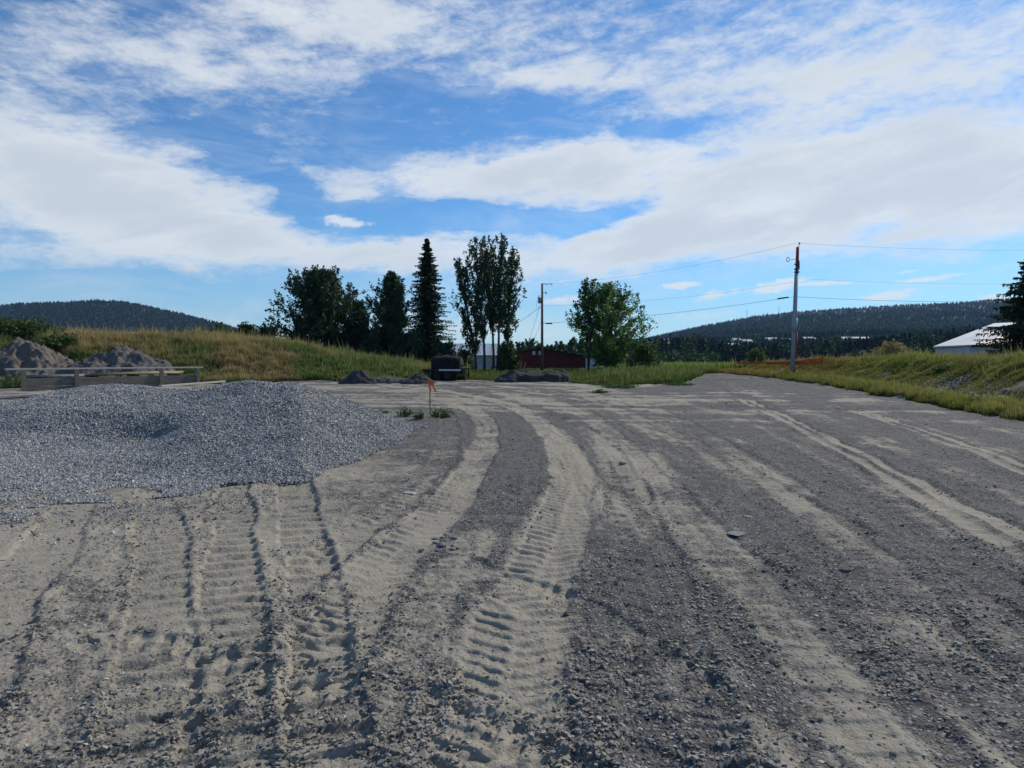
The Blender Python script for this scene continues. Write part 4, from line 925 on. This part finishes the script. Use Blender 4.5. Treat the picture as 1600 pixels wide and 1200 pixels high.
# ------------------------------------------------------------------ wooden barrier at left, with things round it
def barrier():
    A = np.array(P(8, 577, 35.2)); B = np.array(P(316, 574, 43)); d = B-A; L = math.hypot(d[0], d[1]); rz = math.atan2(d[1], d[0])
    root = empty('wooden_barrier', (A[0], A[1], 0), 'long weathered plank barrier with a pale top rail behind the gravel pile', 'barrier', rz=rz)
    zt = A[2]; sl_ = (B[2]-A[2])/L
    MB().box((L/2, 0, (zt+B[2])/2), (L, .26, .09), tilt=math.atan(sl_)).build('top_rail', M['palewood'], root, bevel=.008)
    ts = [(35-8)/308., (118-8)/308., (250-8)/308., (308-8)/308.]
    # screen fractions to plan fractions along the line
    def fr(px):
        u = (px-800)/FPX; return (u*A[1]-A[0])/(d[0]-u*d[1])
    for k, px in enumerate((35, 118, 250, 307)):
        s = fr(px)*L; h = zt+sl_*s-.035
        MB().box((s, -.16, h/2-.1), (.22, .10, h+.2), tilt=[0, .0, -.06, .0][k]).build('post', M['greywood'], root, bevel=.008)
    for k, (z, hh) in enumerate(((.62, .21), (.40, .20), (.18, .21))):
        MB().box((L/2+.35, -.05-.004*k, z-.05), (L-1.1, .07, hh)).build('plank', M['greywood'], root, bevel=.008)
    return A, B, rz, L
A, B, rz, L = barrier()
def along(s, off, z):
    return (A[0]+math.cos(rz)*s-math.sin(rz)*off, A[1]+math.sin(rz)*s+math.cos(rz)*off, z)
gp = np.random.default_rng(44)
for i in range(3):
    mb = MB(); a = along(.9+i*.2, .9+.22*i, .72+.05*(i % 2)); b = along(4.6+i*.3, 1.0+.2*i, .74+.05*(i % 2))
    mb.tube([a, b], .07, 10)
    tag(mb.build('pipe', M['bluepipe'], None, True), ['grey pipe nearest the plank barrier, left bundle behind the top rail', 'middle grey pipe of the left bundle behind the top rail', 'rearmost grey pipe of the left bundle behind the top rail'][i], 'pipe', 'grey pipes behind the barrier')
for i in range(4):
    mb = MB(); a = along(3.9+i*.35, .75+.2*i, .78+.04*(i % 2)); b = along(9.3+i*.15, .85+.2*i, .82+.05*(i % 2)); 
    mb.tube([a, tuple((np.array(a)+b)/2+np.array([0, 0, .02])), b], [.065, .06, .05], 9)
    tag(mb.build('wooden_pole', M['yellowwood'], None, True), ['nearest yellowish peeled pole lying behind the barrier rail', 'second yellowish peeled pole from the barrier', 'third yellowish peeled pole from the barrier', 'farthest yellowish peeled pole from the barrier'][i], 'pole', 'peeled poles behind the barrier')
for s, q in ((1.6, 'dark trestle under the left end of the grey pipes'), (4.4, 'dark trestle where grey pipes and peeled poles meet'), (6.6, 'dark trestle under the middle of the peeled poles'), (9.0, 'dark trestle under the right end of the peeled poles')):
    tag(MB().box(along(s, 1.15, .37), (.16, 1.5, .74), rz).build('pole_trestle', M['darktrim'], None), q, 'trestle')
def beam(p0, p1, w_, h, mat, lab):
    a = np.array(p0); b = np.array(p1); c = (a+b)/2; l = np.linalg.norm(b-a); r = math.atan2(b[1]-a[1], b[0]-a[0])
    o = MB().box((0, 0, 0), (l, w_, h), tilt=math.atan2(b[2]-a[2], math.hypot(b[0]-a[0], b[1]-a[1]))).build('timber_beam', mat, None, bevel=.01); o.location = c; o.rotation_euler = (0, 0, r); tag(o, lab, 'beam')
beam(P(-120, 628, 28), P(112, 614, 32), .30, .13, M['palewood'], 'pale timber beam lying left in front of the plank barrier')
beam(P(-110, 633, 27.6), P(100, 618.5, 31.6), .30, .16, M['darktrim'], 'dark timber beam under the pale one in front of the barrier')
beam(P(250, 603.5, 37), P(350, 596, 41), .3, .10, M['palewood'], 'pale timber beam poking out past the right end of the barrier')

# ------------------------------------------------------------------ survey stake
def stake():
    x, y = G(672, 648); z = gz(x, y)
    root = empty('survey_stake', (x, y, z), 'thin wooden survey stake with orange flagging tape tied at its top', 'survey stake')
    MB().box((0, 0, .50), (.035, .02, 1.2), tilt=.01).build('stake', M['stake'], root)
    mb = MB()
    mb.tube([(-.03, 0, 1.0), (-.03, -.03, 1.08), (.03, -.02, 1.1), (.04, .02, 1.0), (-.02, .03, .98)], .03, 6)
    def strip(pts, w_):
        vs = []
        for p in pts: vs += [(p[0]-w_/2, p[1], p[2]+.004), (p[0]+w_/2, p[1]+.02, p[2])]
        n = len(pts); mb.add(vs+[(v[0], v[1]+.004, v[2]) for v in vs], [(2*i, 2*i+1, 2*i+3, 2*i+2) for i in range(n-1)]+[(2*n+2*i, 2*n+2*i+2, 2*n+2*i+3, 2*n+2*i+1) for i in range(n-1)])
    strip([(0, -.03, 1.1), (.05, -.04, 1.05), (.08, -.03, .94), (.14, -.05, .86), (.19, -.04, .74)], .06)
    strip([(0, -.03, 1.08), (-.02, -.05, 1.0), (.0, -.05, .9), (.02, -.04, .78)], .06)
    strip([(.01, -.03, 1.12), (.07, -.03, 1.13), (.12, -.02, 1.06), (.10, -.04, .95)], .05)
    mb.build('flagging_tape', M['orange'], root)
stake()

# ------------------------------------------------------------------ black trailer with tarped load
def trailer():
    Y = 52; cx = P(697, 556, Y)[0]; root = empty('flatbed_trailer', (cx, Y, 0), 'black flatbed trailer with raised deck and arched dark load parked by the spruce', 'trailer', rz=R(-6))
    k = Y/FPX
    def X(px): return (px-697)*k
    def Z(py): return HC-(py-556)*k
    zd = Z(578)
    MB().box(((X(664)+X(727))/2, 0, zd), (X(727)-X(664), 2.0, .14)).build('deck', M['black'], root, bevel=.01)
    MB().box(((X(690)+X(724))/2, -1.03, zd+.01), (X(724)-X(690), .05, .13)).build('side_strip', M['steel'], root, bevel=.005)
    mb = MB(); 
    for px in (676, 690, 706, 720): mb.box((X(px), 0, zd-.17), (.09, 1.8, .2))
    for yy in (-.6, .6): mb.box(((X(668)+X(726))/2, yy, zd-.2), (X(726)-X(668), .1, .22))
    mb.build('chassis', M['black'], root)
    # arched load: a rounded, sagging bundle
    n = 14; v = []; f = []
    sec = [(math.cos(math.pi*i/(n-1)), max(0, math.sin(math.pi*i/(n-1)))) for i in range(n)]
    xs = np.linspace(X(677), X(721), 9)
    for j, xx in enumerate(xs):
        hh = (Z(555)-zd-.07)*(.84+.16*math.sin(math.pi*(j+.6)/9.3))*(1+.04*math.sin(j*2.1)); ww = .85*(1+.03*math.cos(j*3))
        for c, s_ in sec: v.append((xx, c*ww, zd+.07+hh*(s_**.45)))
    for j in range(8):
        for i in range(n-1): f.append((j*n+i, j*n+i+1, (j+1)*n+i+1, (j+1)*n+i))
    f += [tuple(range(n))[::-1], tuple(8*n+i for i in range(n))]
    MB().add(v, f).build('tarped_load', M['tarp'], root, True)
    mb = MB()
    for xx in (xs[2], xs[6]):
        mb.tube([(xx, .9*math.cos(math.pi*i/10), zd+.09+(Z(554)-zd)*(max(0, math.sin(math.pi*i/10))**.45)) for i in range(11)], .02, 5)
    mb.build('hoop', M['black'], root)
    MB().tube([(X(721), -.8, zd), (X(721), -.8, Z(549))], .05, 8).build('mast', M['black'], root)
    mb = MB(); zr = Z(570.5)
    for yy in (-.95, .95):
        mb.tube([(X(719), yy, zr), (X(732), yy, zr)], .04, 6); mb.tube([(X(719), yy, Z(576)), (X(732), yy, Z(576))], .035, 6)
    for px in (719, 725.5, 732):
        for yy in (-.95, .95): mb.tube([(X(px), yy, zd-.05), (X(px), yy, zr)], .03, 6)
    mb.tube([(X(732), -.95, zr), (X(732), .95, zr)], .04, 6); mb.build('end_rail', M['black'], root)
    for yy in (-.95, .95): MB().tube([(X(729), yy, Z(576)), (X(729), yy, -.02)], .06, 8).build('leg', M['black'], root)
    for px in (686, 703):
        for yy in (-1.0, 1.0):
            w0 = MB(); c = (X(px), yy, .36); m = 20; vs = []; fs = []
            for rr_, oy in ((.2, -.1), (.36, -.12), (.38, 0), (.36, .12), (.2, .1)):
                for i in range(m): a = 6.283*i/m; vs.append((c[0]+rr_*math.cos(a), c[1]+oy, c[2]+rr_*math.sin(a)))
            for j in range(4):
                for i in range(m): fs.append((j*m+i, j*m+(i+1) % m, (j+1)*m+(i+1) % m, (j+1)*m+i))
            wh = w0.add(vs, fs).build('wheel', M['tyre'], root, True)
            MB().tube([(c[0], c[1]-.09, c[2]), (c[0], c[1]+.09, c[2])], .21, 16).build('rim', M['black'], wh)
    MB().box((X(711), 0, .45), (.35, .5, .9)).build('tool_box', M['black'], root, bevel=.02)
    mb = MB(); mb.tube([(X(664), 0, zd-.1), (X(656), 0, .55), (X(652), 0, .5)], .05, 6); mb.build('drawbar', M['black'], root)
trailer()

# ------------------------------------------------------------------ buildings
def ribs(mb, x0, x1, y, z0, zf, step=.45, t=.03):
    x = x0+step/2
    while x < x1: 
        mb.box((x, y-t/2, (z0+zf(x))/2), (.05, t, zf(x)-z0)); x += step
def barn():
    Y = 112; zb = -1.35; k = Y/FPX
    xl = (752-800)*k; xp = (843-800)*k; xr = (915-800)*k; zp = HC+(556-544.5)*k; ze = HC+(556-558.5)*k; D = 18
    xl = 2*xp-xr-1.0; zl = ze-.08
    root = empty('red_barn', (xp, Y, zb), 'low dark red barn with wide gable front behind the utility pole', 'barn')
    o = lambda x, y, z: (x-xp, y-Y, z-zb)
    mb = MB(); mb.add([o(xl, Y, zb), o(xr, Y, zb), o(xr, Y, ze), o(xp, Y, zp), o(xl, Y, zl), o(xl, Y+D, zb), o(xr, Y+D, zb), o(xr, Y+D, ze), o(xp, Y+D, zp), o(xl, Y+D, zl)],
                      [(0, 1, 2, 3, 4), (5, 9, 8, 7, 6), (0, 4, 9, 5), (1, 6, 7, 2)])
    ribs(mb, xl-xp, xr-xp, 0, 0, lambda x: (zp-zb)+(x)*((ze-zp)/(xr-xp)) -.05 if x > 0 else (zp-zb)+(-x)*((zl-zp)/(xp-xl))-.05, .6, .04)
    wl = mb.build('wall', M['redpaint'], root)
    mb = MB()
    for (xa, za, xb, zb2) in ((xp, zp, xr+.5, ze-.07), (xp, zp, xl-.5, zl-.07)):
        q = [o(xa, Y-.5, za+.05), o(xb, Y-.5, zb2+.05), o(xb, Y+D+.5, zb2+.05), o(xa, Y+D+.5, za+.05)]
        q2 = [(a, b, c+.16) for a, b, c in q]
        mb.add(q+q2, [(0, 3, 2, 1), (4, 5, 6, 7), (0, 1, 5, 4), (1, 2, 6, 5), (2, 3, 7, 6), (3, 0, 4, 7)])
    rf = mb.build('roof', M['darktrim'], root)
    for i in range(4): MB().box(((865+i*13-800)*k-xp, 4+i*1.5, HC+(556-549.5-i*2.2)*k-zb+.2), (1.3, 2.4, .08), tilt=-.21).build('roof_panel', M['roofblue'], rf)
    for px in (834, 844):
        w_ = MB().box(((px-800)*k-xp, -.05, HC+(556-551.5)*k-zb), (.52, .08, .62)).build('window', M['whitepaint'], root)
        MB().box(((px-800)*k-xp, -.10, HC+(556-551.5)*k-zb), (.36, .03, .46)).build('pane', M['roofblue'], w_)
    # pale lean-to on the right
    x1 = (934-800)*k; z1 = HC+(556-560.5)*k
    an = MB().add([o(xr+.02, Y, zb), o(x1, Y, zb), o(x1, Y, z1), o(xr+.02, Y, ze-.15), o(xr+.02, Y+6, zb), o(x1, Y+6, zb), o(x1, Y+6, z1), o(xr+.02, Y+6, ze-.15)],
                  [(0, 1, 2, 3), (4, 7, 6, 5), (1, 5, 6, 2), (3, 2, 6, 7), (0, 3, 7, 4)])
    ribs(an, xr-xp+.1, x1-xp, 0, 0, lambda x: z1-zb-.05, .5, .03)
    le = an.build('lean_to', M['whitepaint'], root)
    MB().box((xr-xp+.75, -.06, .85), (.3, .06, 1.6)).build('door', M['roofblue'], le)
barn()
def gable(name, lab, cx, cy, w_, d, hw, hr, zb, wm, rm, rz=0.0, over=.3, windows=0, win='glass', group=None, cat='building'):
    """ridge along local x"""
    root = empty(name, (cx, cy, zb), lab, cat, group, rz); a, b = w_/2, d/2
    MB().add([(-a, -b, 0), (a, -b, 0), (a, b, 0), (-a, b, 0), (-a, -b, hw), (a, -b, hw), (a, b, hw), (-a, b, hw), (-a, 0, hr-.05), (a, 0, hr-.05)],
             [(0, 1, 5, 4), (2, 3, 7, 6), (1, 2, 6, 9, 5), (3, 0, 4, 8, 7)]).build('wall', wm, root)
    sl_ = (hr-hw)/b; mb = MB()
    for s in (-1, 1):
        q = [(-a-over, 0, hr), (a+over, 0, hr), (a+over, s*(b+over), hw-sl_*over), (-a-over, s*(b+over), hw-sl_*over)]
        if s > 0: q = q[::-1]
        q2 = [(x, y, z+.12) for x, y, z in q]; mb.add(q+q2, [(0, 1, 2, 3), (7, 6, 5, 4), (0, 4, 5, 1), (1, 5, 6, 2), (2, 6, 7, 3), (3, 7, 4, 0)])
    n = int(w_/.9)
    for i in range(n+1):
        x = -a+w_*i/n
        for s in (-1, 1): mb.add([(x-.03, s*.05, hr+.125), (x+.03, s*.05, hr+.125), (x+.03, s*(b+over), hw-sl_*over+.13), (x-.03, s*(b+over), hw-sl_*over+.13), (x-.03, s*.05, hr+.17), (x+.03, s*.05, hr+.17), (x+.03, s*(b+over), hw-sl_*over+.17), (x-.03, s*(b+over), hw-sl_*over+.17)], [(4, 5, 6, 7), (0, 4, 7, 3), (1, 2, 6, 5), (2, 3, 7, 6)])
    mb.build('roof', rm, root)
    for i in range(windows):
        x = -a+w_*(i+.5)/windows
        f = MB().box((x, -b-.03, hw*.55), (min(1.2, w_/windows*.5), .07, hw*.36)).build('window', M['whitepaint'], root)
        MB().box((x, -b-.08, hw*.55), (min(1.0, w_/windows*.42), .03, hw*.28)).build('pane', M[win], f)
    return root
k = 100/FPX
gable('white_shed', 'long white building with pale blue roof seen through the aspen trunks', (738-800)*k, 104, 11.5, 9, 2.6+.3, 4.6, -.9, M['whitepaint'], M['roofblue'], .0)
gable('garden_shed', 'little white shed half hidden by the undergrowth left of the black trailer', (622-800)*k, 97, 5.5, 4, 1.9, 2.6, -.15, M['whitepaint'], M['roofblue'], .1)
# white shed behind the right bank: its roof slopes down towards the left
def right_shed():
    Y = 66; k = Y/FPX; zb = .5
    pl = np.array(P(1458, 543.5, Y)); pk = np.array(P(1553, 507, Y+8)); 
    root = empty('white_shed', (pl[0], Y, zb), 'white metal building with pale sloping roof beside the spruce at right edge', 'building')
    e2 = np.array(P(1518, 541, Y-6)); far = np.array(P(1700, 507, Y-2)); far2 = np.array(P(1700, 520, Y-16))
    o = lambda p: (p[0]-pl[0], p[1]-Y, p[2]-zb)
    # gable facing left-front: ridge runs back right
    a = pl; b = e2; c = pk
    dirr = np.array([14., -5., 0]); 
    R0, R1, E0, E1 = pk, pk+dirr*1.6, e2, e2+dirr*1.6
    W0 = pl; back = pk+(pk-e2)*np.array([1, 1, 0])*.9; back[2] = pl[2]
    up = np.array([0, 0, .14])
    mb = MB()
    def slab(q):
        q = [o(p) for p in q]; q2 = [(x, y, z+.14) for x, y, z in q]; mb.add(q+q2, [(3, 2, 1, 0), (4, 5, 6, 7), (0, 1, 5, 4), (1, 2, 6, 5), (2, 3, 7, 6), (3, 0, 4, 7)])
    # left slope (what the photo shows): quad low-left edge -> ridge
    top2 = pk; low1 = pl; low2 = e2
    rr = e2+np.array([9.5, 2.0, 2.6]); 
    slab([low1, low2, pk+np.array([2.2, -5.2, 0.]), pk])
    rf = mb.build('roof', M['roofwhite'], root)
    mb = MB()
    slab([low2+np.array([0, 0, .002]), low2+np.array([18, -3, 0]), pk+np.array([18, -6, 0]), pk+np.array([2.25, -5.2, 0.])])
    mb.build('side_roof', M['darktrim'], root)
    ins = .3
    w0 = low1+np.array([ins, .1, 0]); w1 = low2+np.array([.05, .35, 0]); w2 = low2+np.array([17.6, -2.6, 0]); w3 = pk+np.array([17.6, 6, 0]); w3[2] = low1[2]; w4 = pk+np.array([-.1, 5, 0]); w4[2] = low1[2]
    base = [(p[0], p[1], zb) for p in (w0, w1, w2, w3, w4)]; topv = [(p[0], p[1], low1[2]-.02) for p in (w0, w1, w2, w3, w4)]
    v = [o(np.array(p)) for p in base+topv]
    MB().add(v, [(0, 1, 6, 5), (1, 2, 7, 6), (2, 3, 8, 7), (3, 4, 9, 8), (4, 0, 5, 9)]).build('wall', M['whitepaint'], root)
    # downpipe / post stubs in front
    MB().box(((w0[0]+w1[0])/2-pl[0]+.5, (w0[1]+w1[1])/2-Y-.25, 1.0), (.7, .08, 1.2), rz=math.atan2(w1[1]-w0[1], w1[0]-w0[0])).build('door', M['glass'], root)
right_shed()
x, y, z = P(995, 556, 150)
gable('white_trailer', 'small white roofed hut in the field right of the bright green tree', x, 150, 2.6, 2.2, 1.7, 2.3, -1.7+.2, M['insul'], M['roofwhite'], .1, cat='hut')
# houses and halls of the far town, half sunk in the trees
FARB = [(1065, 535, 60, 700, 6, 'roofwhite', 'long white hall roof, leftmost of the far town'), (1012, 538, 22, 690, 5, 'roofblue', 'pale hall low beside the bright green tree in the far town'),
        (1150, 529, 12, 760, 5, 'roofblue', 'small grey house above the wood left of the striped pole'), (1166, 531, 14, 740, 5, 'roofwhite', 'white walled house in the far town centre'),
        (1145, 537, 16, 640, 5, 'roofwhite', 'low white house lowest among the far town houses'), (1205, 528, 18, 790, 5, 'roofwhite', 'white long house on the slope left of the striped pole'),
        (1226, 529, 14, 770, 5, 'roofblue', 'blue grey house hard left of the striped pole'), (1262, 527, 18, 800, 5, 'roofblue', 'blue grey house just right of the striped pole'),
        (1335, 527, 42, 760, 5, 'roofblue', 'long light blue roofed hall right of the striped pole'), (1098, 533, 14, 720, 5, 'roofwhite', 'little white house right of the long hall')]
for i, (px, py, wp, Y, h, rm, lab) in enumerate(FARB):
    x, y, z = P(px, py, Y); hz = float(hillz(np.array([px*1.]), np.array([Y*1.]), RH, RYP)[0])
    gable('far_house', lab, x, Y, wp*Y/FPX, 14, z-hz-1.2, z-hz+.9, hz-.5, M['whitepaint'], M[rm], 0, windows=max(1, wp//12), group=None, cat='house')

# ------------------------------------------------------------------ poles and wires
def pole(lab, px, Y, top, r0, r1, mat, name='utility_pole', lean=0.0):
    x = P(px, 556, Y)[0]; z = gz(x, Y); H = P(px, top, Y)[2]-z
    root = empty(name, (x, Y, z-.1), lab, 'utility pole')
    return root, x, z, H
# near pole of the barn
root, xA, zA, HA = pole('grey brown wooden utility pole with transformer in front of the red barn', 847, 75, 443, .17, .11, 'pole')
kA = 75/FPX
MB().tube([(0, 0, 0), (0, 0, HA*.5), (0, 0, HA+.1)], [.17, .14, .11], 12).build('shaft', M['pole'], root, True)
def zA_(py): return P(847, py, 75)[2]-zA+.1
mb = MB(); mb.tube([(0, -.08, zA_(443.5)), (1.1, -.08, zA_(444))], .035, 6); mb.tube([(.95, -.08, zA_(444)), (.95, -.08, zA_(442.5))], .03, 6)
for q in (.45, 1.08): mb.tube([(q, -.08, zA_(444)), (q, -.08, zA_(446.5))], .028, 6)
mb.build('crossarm', M['insul'], root)
mb = MB(); mb.tube([(0, -.1, zA_(457)), (.45, -.1, zA_(457.5)), (.5, -.1, zA_(459.5))], .03, 6); mb.tube([(.42, -.1, zA_(455)), (.42, -.1, zA_(460))], .04, 6); mb.build('bracket', M['insul'], root)
t_ = MB().tube([(-.27, -.05, zA_(474)), (-.27, -.05, zA_(465))], .2, 14).build('transformer', M['tank'], root, True)
MB().tube([(-.36, -.05, zA_(465)), (-.36, -.05, zA_(461.5))], .04, 6).build('bushing', M['insul'], t_)
MB().tube([(0, -.12, zA_(505)), (.3, -.12, zA_(504.5))], .03, 6).build('lamp_arm', M['insul'], root)
lm = MB().box((.75, -.12, zA_(505.5)), (.75, .25, .14)).build('lamp_head', M['insul'], root, bevel=.03)
# striped pole
rootB, xB, zB, HB = pole('tall utility pole with grey wrap and red brown painted bands right of the road end', 1239, 60, 382, .2, .14, 'pole')
kB = 60/FPX
def zB_(py): return P(1239, py, 60)[2]-zB+.1
LB = .26   # slight lean at the top
def bx_(z): return LB*z/(HB+.1)
def seg(name, pa, pb, ra, rb, mat, ox=0.0, oy=0.0, par=rootB):
    a, b = zB_(pa), zB_(pb); return MB().tube([(bx_(a)+ox, oy, a), (bx_(b)+ox, oy, b)], [ra, rb], 14).build(name, M[mat], par, True)
MB().tube([(0, 0, 0), (LB, 0, HB+.1-.25)], [.19, .12], 12).build('shaft', M['pole'], rootB, True)
seg('grey_wrap', 578, 428, .205, .15, 'polegrey', -.05, -.03)
seg('painted_band', 415, 386, .14, .13, 'polered'); seg('painted_band', 520, 487, .12, .11, 'polered', .13, -.03); seg('painted_band', 561, 519, .10, .10, 'polered', .16, -.08)
seg('pale_sleeve', 519, 497, .225, .22, 'polegrey', -.01, -.05)
for py in (420.5, 425, 413): seg('clamp', py+1, py-1, .23, .23, 'insul')
seg('cable_pot', 419, 407, .1, .06, 'insul', .10, -.12)
mb = MB(); zt = zB_(383); mb.tube([(bx_(zt)+.06, 0, zt-.2), (bx_(zt)+.14, 0, zB_(380))], .03, 6); mb.tube([(bx_(zt)+.14, 0, zB_(381.5)), (bx_(zt)+.14, 0, zB_(378.8))], .07, 8); mb.build('top_insulator', M['insul'], rootB)
mb = MB(); c = (-.62, -.05, zB_(405.5)); mb.tube([(bx_(c[2]), 0, zB_(405)), (c[0]+.14, -.05, c[2])], .02, 6)
mb.tube([(c[0]+.13*math.cos(a), -.05, c[2]+.19*math.sin(a)) for a in np.linspace(.3, 6.0, 14)], .03, 6); mb.build('cable_loop', M['insul'], rootB)
def wire(lab, pts, r=.018, name='overhead_wire', sag=0.0, n=16):
    out = []
    for i in range(len(pts)-1):
        a = np.array(pts[i]); b = np.array(pts[i+1])
        for j in range(n+(i == len(pts)-2)):
            t = j/n; p = a+(b-a)*t; p = p-np.array([0, 0, 4*sag*t*(1-t)]); out.append(p)
    return tag(MB().tube(out, r, 5).build(name, M['wire'], None, True), lab, 'wire')
TB = P(1243.5, 380, 60)
wire('top thin wire from the barn pole up to the striped pole', [P(861, 443.5, 75), TB], .008, sag=.55)
wire('top thin wire leaving the striped pole to the right', [TB, P(1600, 391, 62), P(1900, 396, 64)], .008, sag=.15)
wire('thick low wire from the barn pole to the striped pole', [P(847, 505, 75), P(1239, 464, 60)], .015, sag=.35)
wire('thick low wire leaving the striped pole to the right', [P(1239, 463.5, 60), P(1600, 471, 62), P(1900, 470, 64)], .015, sag=.2)
wire('faint middle wire between the two poles', [P(847, 477, 75), P(1239, 441, 60)], .007, sag=.5)
wire('faint middle wire leaving the striped pole to the right', [P(1239, 434.5, 60), P(1600, 443, 62), P(1900, 446, 64)], .007, sag=.2)
sp = MB().tube([P(1215, 466.9, 60.9), P(1232, 464.4, 60.3)], .07, 7).build('cable_splice', M['wire'], None, True); tag(sp, 'dark thick splice on the low wire just left of the striped pole', 'cable splice')
wire('service wire sagging from the barn pole left to the aspen clump', [P(846, 478, 75), P(795, 512, 88)], .02, sag=.15)
wire('steep guy wire left of the barn pole', [P(846, 470, 75), P(826, 535, 90)], .016)
wire('second steep guy wire nearer the barn pole', [P(846, 500, 75), P(834, 533, 84)], .014)
wire('short drop wire hanging beside the transformer', [P(841, 462, 74.9), P(838, 478, 75.2), P(846, 484, 75)], .014)
for px, t, b, lab in ((1167, 484, 492, 'thin radio mast on the right hill ridge, left one'), (1217, 479, 487, 'thin radio mast on the right hill ridge, nearer the striped pole')):
    x, y, z = P(px, b, 2700); zt = P(px, t, 2700)[2]
    MBm = MB().tube([(x, y, z-25), (x, y, zt)], [.9, .5], 5)
    for q in (.55, .75, .92): MBm.tube([(x-1.6, y, z+(zt-z)*q), (x+1.6, y, z+(zt-z)*q)], .4, 4)
    tag(MBm.build('radio_mast', M['insul'], None), lab, 'radio mast')
# orange snow fence near the striped pole
def netfence():
    pts = [P(1150, 566, 64), P(1195, 565.5, 63), P(1240, 564.5, 60.5), P(1262, 561.5, 59), P(1287, 558, 57.5)]
    hs = [.04, .05, .12, .2, .2]; root = empty('snow_fence', pts[2], 'sagging orange plastic fence behind the striped pole foot', 'fence'); p0 = np.array(pts[2])
    P3 = []
    for i in range(len(pts)-1):
        for j in range(8):
            t = j/8; P3.append((np.array(pts[i])*(1-t)+np.array(pts[i+1])*t-p0-np.array([0, 0, .22*t*(1-t)]), hs[i]*(1-t)+hs[i+1]*t))
    P3.append((np.array(pts[-1])-p0, hs[-1])); mb = MB()
    for f in (0, .25, .5, .75, 1): mb.tube([p-np.array([0, 0, h*2*f]) for p, h in P3], .035, 4)
    for i in range(len(P3)-1):
        for q in (0, .5):
            p = P3[i][0]*(1-q)+P3[i+1][0]*q; mb.tube([p, p-np.array([0, 0, P3[i][1]*2])], .022, 4)
    mb.build('netting', M['net'], root)
    for i in (0, 2, 4): 
        q = np.array(pts[i])-p0; MB().tube([q+np.array([0, .03, -1.0]), q+np.array([0, .03, .1])], .035, 6).build('post', M['stake'], root)
netfence()
for i, (px, py, t, dx) in enumerate([(813, 580, 566, 2.0), (818, 580, 567, 3.0)]):
    a = P(px, py, 70); b = P(px+dx, t-2, 70)
    tag(MB().tube([a, b], .035, 6).build('leaning_pole', M['yellowwood'], None), ['left one of two thin yellow sticks leaning before the red barn', 'right one of two thin yellow sticks leaning before the red barn'][i], 'stick', 'sticks before the barn')
x, y, z = P(1112, 567, 120); tag(MB().tube([(x, y, -1.6), (x, y, z+.3)], .07, 8).build('marker_post', M['roofwhite'], None), 'white marker post alone in the green field', 'post')

# ------------------------------------------------------------------ air
HAZE = True
if HAZE:
    hz = MB().box((0, 1500, 197), (12000, 9000, 414)).build('haze', None, None)
    m = bpy.data.materials.new('haze'); m.use_nodes = True; nt = m.node_tree; nt.nodes.clear()
    v = nt.nodes.new('ShaderNodeVolumePrincipled'); v.inputs['Color'].default_value = (.35, .62, 1, 1); v.inputs['Density'].default_value = .00005; v.inputs['Anisotropy'].default_value = 0.2
    oo = nt.nodes.new('ShaderNodeOutputMaterial'); nt.links.new(v.outputs[0], oo.inputs['Volume']); hz.data.materials.append(m); hz['kind'] = 'stuff'
